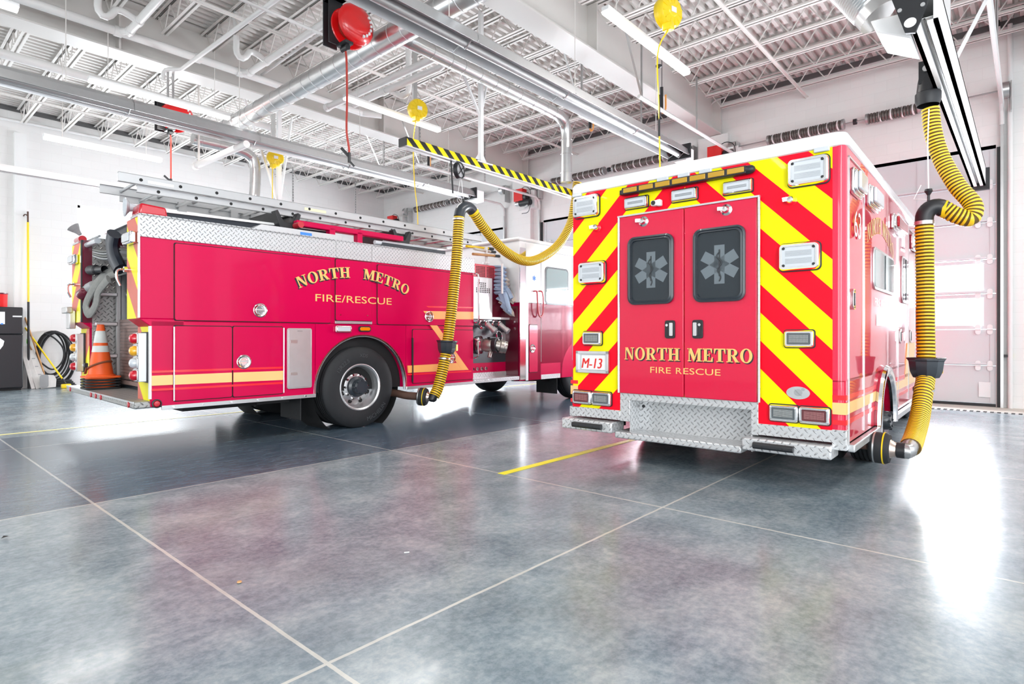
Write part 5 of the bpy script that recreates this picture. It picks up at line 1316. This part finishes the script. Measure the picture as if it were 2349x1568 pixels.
c = onZ(632,362,4.9); cord_reel('yellow cord reel hanging beside a white post near the back of the far bay', c, [onY(625,390,c.y), onY(625,440,c.y), onY(625,470,c.y)], .17)
c = onZ(648,362,4.9); b = MB(); 
# ================================================================== DOOR HARDWARE on the front wall
def spring_shaft(label, y0, y1, sp, z=5.35):
    t = thing('spring_shaft', label, 'door spring', (0,0,0), 0, 'overhead door spring shafts'); x = 12.66
    MB().cyl((x,y0,z),(x,y1,z),.014,n=10).build('shaft', M['dull_steel'], t)
    for a, c in sp:
        n = int((c-a)/.045); b = MB(); prof = []
        for i in range(n): yy = (c-a)*i/n; w = (c-a)/n; prof += [(.082,yy),(.095,yy+w*.3),(.095,yy+w*.7),(.082,yy+w)]
        b.lathe(prof, (x,a,z), (0,1,0), 18); so = b.build('torsion_spring', M['spring'], t, angle=20)
        b = MB()
        for i in range(max(3,int((c-a)/.17))):
            yy = a+.06+i*.17
            if yy < c-.04: MB().lathe([(.096,0),(.0975,.008),(.0975,.022),(.096,.03)], (x,yy,z), (.18,1,0), 18).build('paint_mark', M['white'], so)
        for q in (a, c): MB().cyl((x,q-.02,z),(x,q+.02,z),.10,n=18).build('spring_cone', M['dull_steel'], t)
    for q in (y0+.05, y1-.05):
        MB().cyl((x,q-.06,z),(x,q+.06,z),.13,n=22).build('cable_drum', M['galv'], t); MB().box(x,XF-.004,q-.09,q-.07,z-.35,z+.14).build('bearing_plate', M['galv'], t)
    for q in ((sp[0][1]+sp[1][0])/2,): MB().cyl((x,q-.03,z),(x,q+.03,z),.055,n=10).build('coupling', M['black'], t)
    return t
spring_shaft('steel shaft with two big coil springs above the door behind the ambulance', .25, 4.86, ((1.47,2.28),(2.68,4.06)), 5.28)
spring_shaft('steel shaft with two coil springs above the door in front of the fire engine', 5.75, 10.35, ((6.42,7.79),(8.07,9.71)), 5.40)
spring_shaft('steel shaft with two coil springs above the farthest overhead door', 11.5, 16.1, ((12.45,13.71),(13.95,15.55)), 5.48)
def operator(label, y, z):
    t = thing('door_operator', label, 'door opener', (0,0,0), 0, 'red door openers')
    MB().box(12.42,12.62,y-.02,y+.30,z,z+.34).build('control_box', M['red_plastic'], t, bevel=.008)
    b = MB(); b.cyl((12.5,y-.25,z-.06),(12.5,y+.12,z-.06),.09,n=18); b.cyl((12.52,y-.14,z+.1),(12.52,y-.05,z+.1),.12,n=18); b.build('motor', M['black'], t)
    b = MB(); b.cyl((12.5,y+.12,z-.06),(12.5,y+.26,z-.06),.07,n=16); b.cyl((12.45,y-.22,z-.16),(12.45,y-.1,z-.2),.04,n=12); b.build('gearbox', M['galv'], t)
    b = MB(); b.tube(spline([(12.45,y+.1,z+.3),(12.4,y-.15,z+.35),(12.45,y-.3,z+.2),(12.5,y-.2,z-.3),(12.55,y+.1,z-.34)], .05), .009, 6); b.build('cable', M['black'], t)
    MB().box(12.62,XF,y-.3,y+.3,z-.2,z+.3).build('mounting_plate', M['wall_gloss'], t)
operator('red door opener with black motor between the ambulance door and the middle door', 4.98, 5.0)
operator('red door opener with black motor above the fire engine cab', 10.62, 5.0)
operator('red door opener farthest away, just above the ladder', 16.5, 5.05)
# door tracks under the joists, belonging to each door
for i, (y0, y1) in enumerate(DOORS):
    d = bpy.data.objects['door_%d' % (i+1)]
    for yy in (y0-.08, y1+.08):
        P = [(12.79,yy,4.75),(12.785,yy,4.9),(12.74,yy,5.02),(12.6,yy,5.07),(12.3,yy,5.08),(8.4,yy,5.06)]
        b = MB(); b.tube([Vector(p)-Vector((XF,y0,0)) for p in spline(P,.12)], .032, 6, up=(0,1,0)); b.build('horizontal_track', M['steel_white'], d)
        for x in (8.5, 10.6):
            b = MB(); b.box(x-XF-.02,x-XF+.02,yy-y0-.003,yy-y0+.003,5.06,6.1); b.box(x-XF-.02,x-XF-.016,yy-y0-.02,yy-y0+.02,5.06,6.1)
            for k in range(12): b.box(x-XF-.008,x-XF+.008,yy-y0-.0045,yy-y0-.0035,5.12+k*.08,5.15+k*.08,1)
            b.build('track_hanger', [M['galv'], M['dark']], d)
        b = MB(); b.beam((8.5-XF,yy-y0,5.06),(7.9-XF,yy-y0,6.1),.035,.006); b.build('track_hanger', M['galv'], d)
# coiled orange tag cords hanging from the joist ends
for k, (px, py, lb) in enumerate(((1357,282,'orange and black lifting strap hanging near the end of the nearer tube heater'),(1522,238,'orange and black lifting strap beside the yellow cord over the ambulance'),(985,372,'orange and black lifting strap hanging over the front of the ladder'))):
    c = onX(px, py, 9.5 if k else 9.8); b = MB(); b.tube(spline([c+Vector((0,.03,.25)), c+Vector((0,.03,-.1)), c+Vector((0,0,-.16)), c+Vector((0,-.04,-.1)), c+Vector((0,-.04,.15))], .04), .018, 6, flat=(.4,1.2)); 
    t = thing('lifting_strap', lb, 'strap', (0,0,0)); b.build('strap_loop', M['stripe_orange'], t); MB().cyl(c+Vector((0,.035,-.1)), c+Vector((0,.035,.3)), .03, n=8).build('strap_sleeve', M['black'], t); MB().cyl(c+Vector((0,.03,.25)), (c.x,c.y+.03,6.1), .006, n=6).build('hanger', M['black'], t)

# ================================================================== PIPES
def pipe(label, runs, r, mt='pipe', name='drain_pipe', cat='pipe', step=.06, cap=None):
    t = thing(name, label, cat, (0,0,0))
    for i, run in enumerate(runs):
        if len(run) == 2: MB().cyl(run[0], run[1], r, n=14).build('pipe_run', M[mt], t)
        else: MB().tube(spline(run, step), r*.95, 12).build('trap', M[mt], t)
    for q, d in (cap or []):
        MB().lathe([(r,-.05),(r*1.22,-.05),(r*1.22,.05),(r,.05)], q, d, 14).build('coupling', M[mt], t)
    return t
yb = 10.40
A0, A1 = onY(-30,-9,yb), onY(830,247,yb); zp = (A0.z+A1.z)/2
A0.z = A1.z = zp
B1, B2 = onY(270,86,yb), onY(550,160,yb)
for q in (B1, B2): q.z = zp
pipe('long white drain pipe running beside the left-hand roof beam', [(A0,A1),(A1,A1+Vector((.35,-.2,.0)))], .065, cap=[(A0.lerp(A1,.45),(1,0,0)),(A0.lerp(A1,.75),(1,0,0)),(B1,(1,0,0)),(B2,(1,0,0))])
def branch(B, L, yr, lb, lb2):
    e = B+Vector((.12,-.14,0)); f = Vector((e.x, B.y-L, zp)); tr = Vector((e.x-.28, B.y-yr, 0))
    j = Vector((e.x, B.y-yr, zp))
    pipe(lb, [(B,e),(e,f)], .055, cap=[(e,(0,-1,0)),(j,(0,-1,0))])
    pipe(lb2, [(Vector((tr.x-.22,tr.y,zp+.16)),Vector((tr.x-.22,tr.y,6.54))),[Vector((tr.x-.22,tr.y,zp+.2)),Vector((tr.x-.22,tr.y,zp-.02)),Vector((tr.x-.15,tr.y,zp-.1)),Vector((tr.x-.06,tr.y,zp-.04)),Vector((tr.x,tr.y,zp+.06)),Vector((tr.x+.12,tr.y,zp+.06)),j]], .05)
branch(B1, 5.0, .55, 'white drain branch near the top left, left of two crossing the bay', 'white riser with curved trap near the top left corner')
branch(B2, 5.0, .75, 'white drain branch passing left of the red hose reel', 'white riser with curved trap left of the nearer red hose reel')
p0, p1 = onZ(752,246,5.5), onZ(1010,128,5.5)
pipe('white pipe with open end crossing over the red hanging hose', [(p0,p1)], .058, cap=[(p0,(0,-1,0))])
p0, p1 = onZ(812,240,5.35), onZ(1002,158,5.35)
pipe('white pipe with a trap just below the open-ended pipe over the engine', [(p0,p1),[p1,p1+Vector((0,-.1,0)),p1+Vector((.02,-.14,.1)),p1+Vector((.02,-.14,.5)),p1+Vector((.02,-.14,1.1))]], .055, cap=[(p0.lerp(p1,.4),(0,-1,0))])
q = p0.lerp(p1,.45)
pipe('white drain riser with a curved trap above the fire engine lettering', [(q+Vector((.15,-.35,.15)),Vector((q.x+.15,q.y-.35,6.5))),[q+Vector((.15,-.35,.2)),q+Vector((.15,-.35,-.05)),q+Vector((.12,-.25,-.14)),q+Vector((.08,-.1,-.06)),q]], .05)
p0, p1 = onZ(450,380,4.45), onZ(566,330,4.45)
pipe('short white pipe stub with a cap hung above the ladder tip', [(p0,p1)], .06, cap=[(p0,(0,-1,0))]); MB().cyl(p0.lerp(p1,.06), (p0.x,p0.lerp(p1,.06).y,6.1), .02, n=8).build('hanger_rod', M['joist'], bpy.data.objects[[o.name for o in bpy.data.objects if o.name.startswith('drain_pipe')][-1]])
p0, p1 = onZ(-20,118,5.6), onZ(536,268,5.6); p1.y = p0.y = (p0.y+p1.y)/2
pipe('thick white main pipe running above a strip light in the far bay', [(p0,p1+Vector((.8,0,0)))], .075)
p0, p1 = onY(-10,268,17.45), onY(560,382,17.45)
pipe('thin conduit running along the top of the left wall', [(p0,p1)], .035, 'steel_white', 'conduit')
p0, p1 = onZ(420,156,5.62), onZ(640,-6,5.62)
pipe('thin sprinkler pipe crossing between the two drain branches', [(p0,p1),[p0,p0+Vector((-.02,.1,0)),p0+Vector((-.15,.25,0)),p0+Vector((-.2,.28,-.05)),p0+Vector((-.2,.28,-.2))]], .032, 'steel_white', 'sprinkler_pipe')
p0, p1 = onZ(600,172,5.95), onZ(800,30,5.95)
pipe('thin conduit crossing just left of the red hose reel', [(p0,p1)], .022, 'steel_white', 'conduit')
p0 = onZ(668,48,5.5); p1 = onZ(770,96,5.5); p1.y = p0.y
pipe('thin gas pipe with rusty fittings running towards the red hose reel', [(p0-Vector((2.5,0,0)),p1)], .02, 'steel_white', 'gas_pipe', cap=[(p0,(1,0,0)),(p0.lerp(p1,.5),(1,0,0))])
p0, p1 = onZ(800,10,6.0), onZ(1000,70,6.0)
for k, (a, c, lb) in enumerate((((1265,1100),(1265,1100),''),)): pass
p0 = onX(1650,222,12.75); pipe('bent steel conduit at the end of the right-hand roof beam', [[onX(1665,222,12.7),onX(1640,232,12.7),onX(1630,248,12.7),onX(1629,300,12.7)]], .018, 'steel_white', 'conduit', step=.03)
pipe('bent steel conduit at the far end of the left-hand roof beam', [[onX(1185,328,12.7),onX(1160,335,12.7),onX(1147,345,12.7),onX(1145,375,12.7)]], .018, 'steel_white', 'conduit', step=.03)
p0 = onX(2317,0,12.7); b = MB()
pipe('tall steel conduit at the right edge of the overhead door', [(Vector((12.8,p0.y,.0)),Vector((12.8,p0.y,6.4)))], .035, 'steel_white', 'conduit')
c = onX(2282,40,12.7); t = thing('heat_detector', 'small black device high on the wall near the top right corner', 'detector', (0,0,0)); b = MB(); b.box(12.75,XF,c.y-.06,c.y+.06,c.z-.15,c.z+.08); b.build('case', M['black'], t, bevel=.01); MB().box(12.74,XF,c.y-.07,c.y+.07,c.z-.2,c.z-.15).build('bracket', M['white'], t)
c = onX(2318,816,12.8); t = thing('door_sensor', 'small yellow and black sensor beside the door frame at the right edge', 'sensor', (0,0,0)); MB().box(12.78,XF,c.y-.02,c.y+.02,c.z-.02,c.z+.02).build('body', M['yellow'], t); MB().box(12.78,XF,c.y+.02,c.y+.10,c.z-.02,c.z+.02).build('arm', M['black'], t)

# ================================================================== ALONG THE LEFT WALL
F = thing('refrigerator', 'tall black refrigerator with papers taped to its doors', 'refrigerator', (2.14,17.2,0))
MB().box(-.42,.42,-.28,.38,.04,1.84).build('cabinet', M['fridge'], F, bevel=.012)
fd = []
for z0, z1 in ((.06,1.24),(1.25,1.85)):
    fd.append(MB().box(-.42,.42,-.36,-.285,z0,z1).build('door', M['fridge'], F, bevel=.02))
MB().box(-.40,.40,-.27,.36,.0,.05).build('kick_base', M['dark'], F)
pp = MB(); pp.box(-.2,.11,-.366,-.361,1.47,1.74); n_ = pp.build('notice', M['paper'], fd[1])
for x in (-.15, .0, .06): MB().box(x-.02,x+.02,-.369,-.362,1.72 if x < .05 else 1.46,1.75 if x < .05 else 1.49).build('tape', M['blue'], n_)
MB().box(.24,.40,-.366,-.361,1.63,1.66).build('label', M['paper'], fd[1])
MB().prism([(-.15,.86),(.02,.90),(.08,1.0),(.10,1.10),(.03,1.16),(-.1,1.13),(-.16,1.05)], lambda u,v,w: (u,-.361-w,v), 0, .006).build('newspaper', M['paper'], fd[0])
t = thing('paint_tub', 'bright red tub standing on top of the black refrigerator', 'tub', (2.20,17.05,1.85)); b = MB(); b.lathe([(.001,0),(.115,0),(.12,.01),(.125,.27),(.13,.28),(.13,.31)], (0,0,0), (0,0,1), 28); b.build('tub_body', M['red_cloth'], t); b = MB(); b.lathe([(.132,.28),(.135,.285),(.135,.312),(.001,.314)], (0,0,0), (0,0,1), 28); b.build('lid', M['maroon'], t)
# pike pole
a = onY(64,495,17.42); t = thing('pike_pole', 'tall yellow pike pole with black lower half leaning on the left wall', 'pole', (a.x,17.36,0))
MB().cyl((0,0,2.0),(0,.06,3.85),.022,n=12).build('yellow_shaft', M['yellow'], t); MB().cyl((0,-.04,0),(0,0,2.0),.024,n=12).build('grip', M['black'], t)
b = MB(); b.cyl((0,.06,3.85),(0,.07,4.1),.018,n=10); b.tube(spline([(0,.07,4.0),(-.05,.07,4.03),(-.08,.07,3.98)], .02), .012, 8); b.build('hook_head', M['rust'], t)
# leaning boards
for k, (x, lb) in enumerate(((2.78,'narrow white board leaning by the refrigerator, first of three'),(2.88,'grey white board leaning between two others by the refrigerator'),(3.00,'marked white board leaning nearest the shovel'))):
    t = thing('board', lb, 'board', (x,17.1,0), 0, 'boards leaning on the left wall')
    L = (1.35,1.05,.95)[k]; d = Vector((-.16-.05*k,.34,1)).normalized(); b = MB(); b.beam((0,0,.002), d*L, (.07,.10,.14)[k], .02, up=(0,1,0)); b.build('plank', M['board'], t, bevel=.002)
    if k == 2:
        b = MB(); 
        for q in range(3): b.obox(d*(.35+q*.2)+Vector((0,-.013,0)), Vector((.03,0,0)), Vector((0,.001,0)), d*.012)
        b.build('scuff_mark', M['grey'], t)
# shovel, squeegee, broom, extinguisher
def stick(name, label, cat, px0, px1, y0, y1, r, mt):
    a = onY(*px0, y0); c = onY(*px1, y1); t = thing(name, label, cat, (c.x,c.y,0)); o = Vector((c.x,c.y,0))
    MB().cyl(a-o, c-o, r, n=10).build('handle', M[mt], t); return t, a-o, c-o
t, a, c = stick('shovel', 'shovel with wooden handle and pale metal scoop leaning on the left wall', 'shovel', (57,726), (100,852), 17.5, 17.1, .018, 'wood')
b = MB(); b.prism([(-.10,.32),(.12,.30),(.17,.20),(.16,.02),(-.12,.0),(-.14,.2)], lambda u,v,w: (u+.06,-.04-w-.1*(abs(u)<.08),v+.0), 0, .012); b.build('blade', M['board'], t, bevel=.004)
MB().prism(rrect(.16,.30,.05,4,.0,.17), lambda u,v,w: (u,-.06-w,v), 0, .01).build('blade_shaded_side', M['grey'], t)  # grey plate over the blade, coloured as its shaded side
t, a, c = stick('squeegee', 'floor squeegee with long yellow handle leaning on the left wall', 'squeegee', (57,750), (143,868), 17.5, 16.75, .018, 'yellow')
b = MB(); b.box(-.02,.16,-.06,.06,.0,.10); b.build('head', M['yellow'], t, bevel=.02); MB().cyl(c, (.07,0,.08), .02, n=10).build('neck', M['black'], t)
t, a, c = stick('broom', 'wooden broom handle with green grip leaning behind the shovel', 'broom', (58,776), (100,850), 17.52, 17.3, .016, 'wood')
MB().cyl(a, a.lerp(c,.18), .022, n=10).build('grip', M['green'], t); MB().box(-.05,.12,-.04,.05,0,.10).build('brush', M['tan_hose'], t, bevel=.01)
MB().cyl(c, (.03,0,.08), .016, n=8).build('handle_tip', M['wood'], t)
a = onY(89,872,17.35); t = thing('fire_extinguisher', 'small red fire extinguisher on the floor behind the leaning boards', 'fire extinguisher', (a.x,17.35,0)); b = MB(); b.lathe([(.001,0),(.06,0),(.062,.02),(.062,.32),(.04,.38),(.02,.40)], (0,0,0), (0,0,1), 20); b.build('cylinder', M['red_plastic'], t); b = MB(); b.cyl((0,0,.40),(0,0,.46),.022,n=10); b.beam((-.02,0,.46),(.08,0,.50),.02,.012); b.build('valve', M['black'], t)
# black hose coil on the wall
t = thing('hose_coil', 'black rubber hose coiled on a hook on the left wall', 'hose', (3.22,17.45,0))
for k in range(7):
    w = .27+.012*k; h = .50+.02*k; dx = .02*(k-3); b = MB()
    P = [(dx+w*sin(a)*(1+.15*sin(k)*cos(a)), -.03-.028*(k % 4), .80+.02*sin(k*2)-(.50-h)*1.0+h*cos(a)-.04*k) for a in [2*PI*i/40 for i in range(41)]]
    P = [(x, y, max(.03, z)) for x, y, z in P]
    b.tube(P, .019, 8, caps=False); b.build('hose_turn', M['rubber'], t)
b = MB(); b.tube(spline([(-.2,-.12,1.28),(.0,-.13,1.15),(.16,-.13,.9),(.14,-.13,.6),(-.05,-.13,.42),(-.3,-.13,.62)], .04), .018, 8); b.build('hose_end', M['rubber'], t)
for k in range(4): b = MB(); b.tube([(.05+(.34-.03*k)*cos(a), -.18+.12*sin(a), .03+.04*k) for a in [2*PI*i/32 for i in range(33)]], .02, 8, caps=False); b.build('hose_turn', M['rubber'], t)
MB().box(-.04,.04,-.06,.145,1.30,1.34).build('hook', M['black'], t)
# floor debris seen in the foreground
p = onZ(10,1233,.01); b = MB(); b.add([p+Vector(q) for q in ((-.015,0,0),(0,.025,.008),(.022,.012,.004),(.012,-.02,.010))], [(0,1,2,3)]); tag(b.build('dry_leaf', M['dark']), 'small dark leaf scrap on the floor at the left edge', 'leaf')
p = onZ(933,1266,.002); b = MB(); b.obox(p, Vector((.012,-.008,0)), Vector((.003,.004,0)), Vector((0,0,.001))); tag(b.build('paper_scrap', M['paper']), 'tiny white paper scrap on the floor in the foreground', 'scrap')
p = onZ(549,1335,.003); b = MB(); b.lathe([(.001,0),(.012,.001),(.01,.006),(.001,.007)], p, (0,0,1), 8); tag(b.build('pebble', M['wood']), 'small tan pebble on the floor in the left foreground', 'pebble')
# ================================================================== LIGHT, WORLD, CAMERA
def area(name, loc, rot, sx, sy, energy, col=(1,1,1)):
    energy *= 2.1
    l = bpy.data.lights.new(name, 'AREA'); l.shape = 'RECTANGLE'; l.size = sx; l.size_y = sy
    l.energy = energy; l.color = col
    o = bpy.data.objects.new(name, l); COL.objects.link(o); o.location = loc; o.rotation_euler = rot; return o
w = bpy.data.worlds.new('daylight'); scene.world = w; w.use_nodes = True
bg = w.node_tree.nodes['Background']; bg.inputs[0].default_value = (.80,.90,1,1); bg.inputs[1].default_value = 1.0
# daylight outside the glazed rows of the front doors and the side window
for a, c in DOORS:
    area('door_daylight', (XF+.5, (a+c)/2, 1.95), (0, rad(90), 0), 1.5, c-a, 480, (.88,.94,1))
area('window_daylight', ((WX0+WX1)/2, YL+.5, 3.6), (rad(-90), 0, 0), 2.5, 1.8, 200, (.9,.96,1))
# added fill lights at made-up wall openings, right and back, out of view
for x in (-2.5, 3.5, 9.5):
    area('fill_daylight', (x, YR-.3, 2.75), (rad(90), 0, 0), 5.4, 5.4, (240,50,30)[int((x+2.5)/6)], (.97,.99,1))
for y0, y1 in ((-3.6,.6),(12.6,16.6)):
    area('fill_daylight', (XB-.3, (y0+y1)/2, 2.3), (0, rad(-90), 0), 4.4, y1-y0, 110, (.97,.99,1))
for o_ in [o for o in bpy.data.objects if o.name.startswith('strip_light') and o.type == 'EMPTY']:
    ds = [c for c in o_.children if c.name.startswith('diffuser')][0]; vs_ = [v.co for v in ds.data.vertices]
    x0, x1 = min(v.x for v in vs_), max(v.x for v in vs_); ym = sum(v.y for v in vs_)/len(vs_); z0 = min(v.z for v in vs_)
    area('strip_light_output', ((x0+x1)/2, ym, z0-.004), (0, 0, 0), x1-x0-.04, .07, 22, (1,.965,.92))
for x, y in ((-3,3.7),(-3,8.2),(-3,13.5),(2,3.7),(2,-1.5),(7,-1.5),(11,-1.5)):  # extra overhead fill lamps out of view, with no fixture
    area('strip_light_output', (x, y, 4.93), (0, 0, 0), 2.2, .1, 16, (1,.965,.92))
cam = bpy.data.cameras.new('camera'); co = bpy.data.objects.new('camera', cam); COL.objects.link(co)
co.location = (0, 0, CAMH)
co.rotation_euler = (rad(90), 0, rad(41.47)-rad(90)+0)
cam.sensor_fit = 'HORIZONTAL'; cam.sensor_width = 36; cam.lens = FPX/2349*36
cam.shift_y = (PCY-784)/2349
cam.clip_start = .05; cam.clip_end = 200
scene.camera = co
vs = scene.view_settings; vs.view_transform = 'Standard'; vs.look = 'None'; vs.gamma = 1; vs.use_curve_mapping = False
vs.exposure = 0.5
cy = scene.cycles
cy.max_bounces = 8; cy.diffuse_bounces = 4; cy.glossy_bounces = 4; cy.transmission_bounces = 4; cy.transparent_max_bounces = 12
cy.sample_clamp_indirect = 6; cy.caustics_reflective = False; cy.caustics_refractive = False
cy.use_adaptive_sampling = True; cy.adaptive_threshold = .05
cy.use_denoising = True
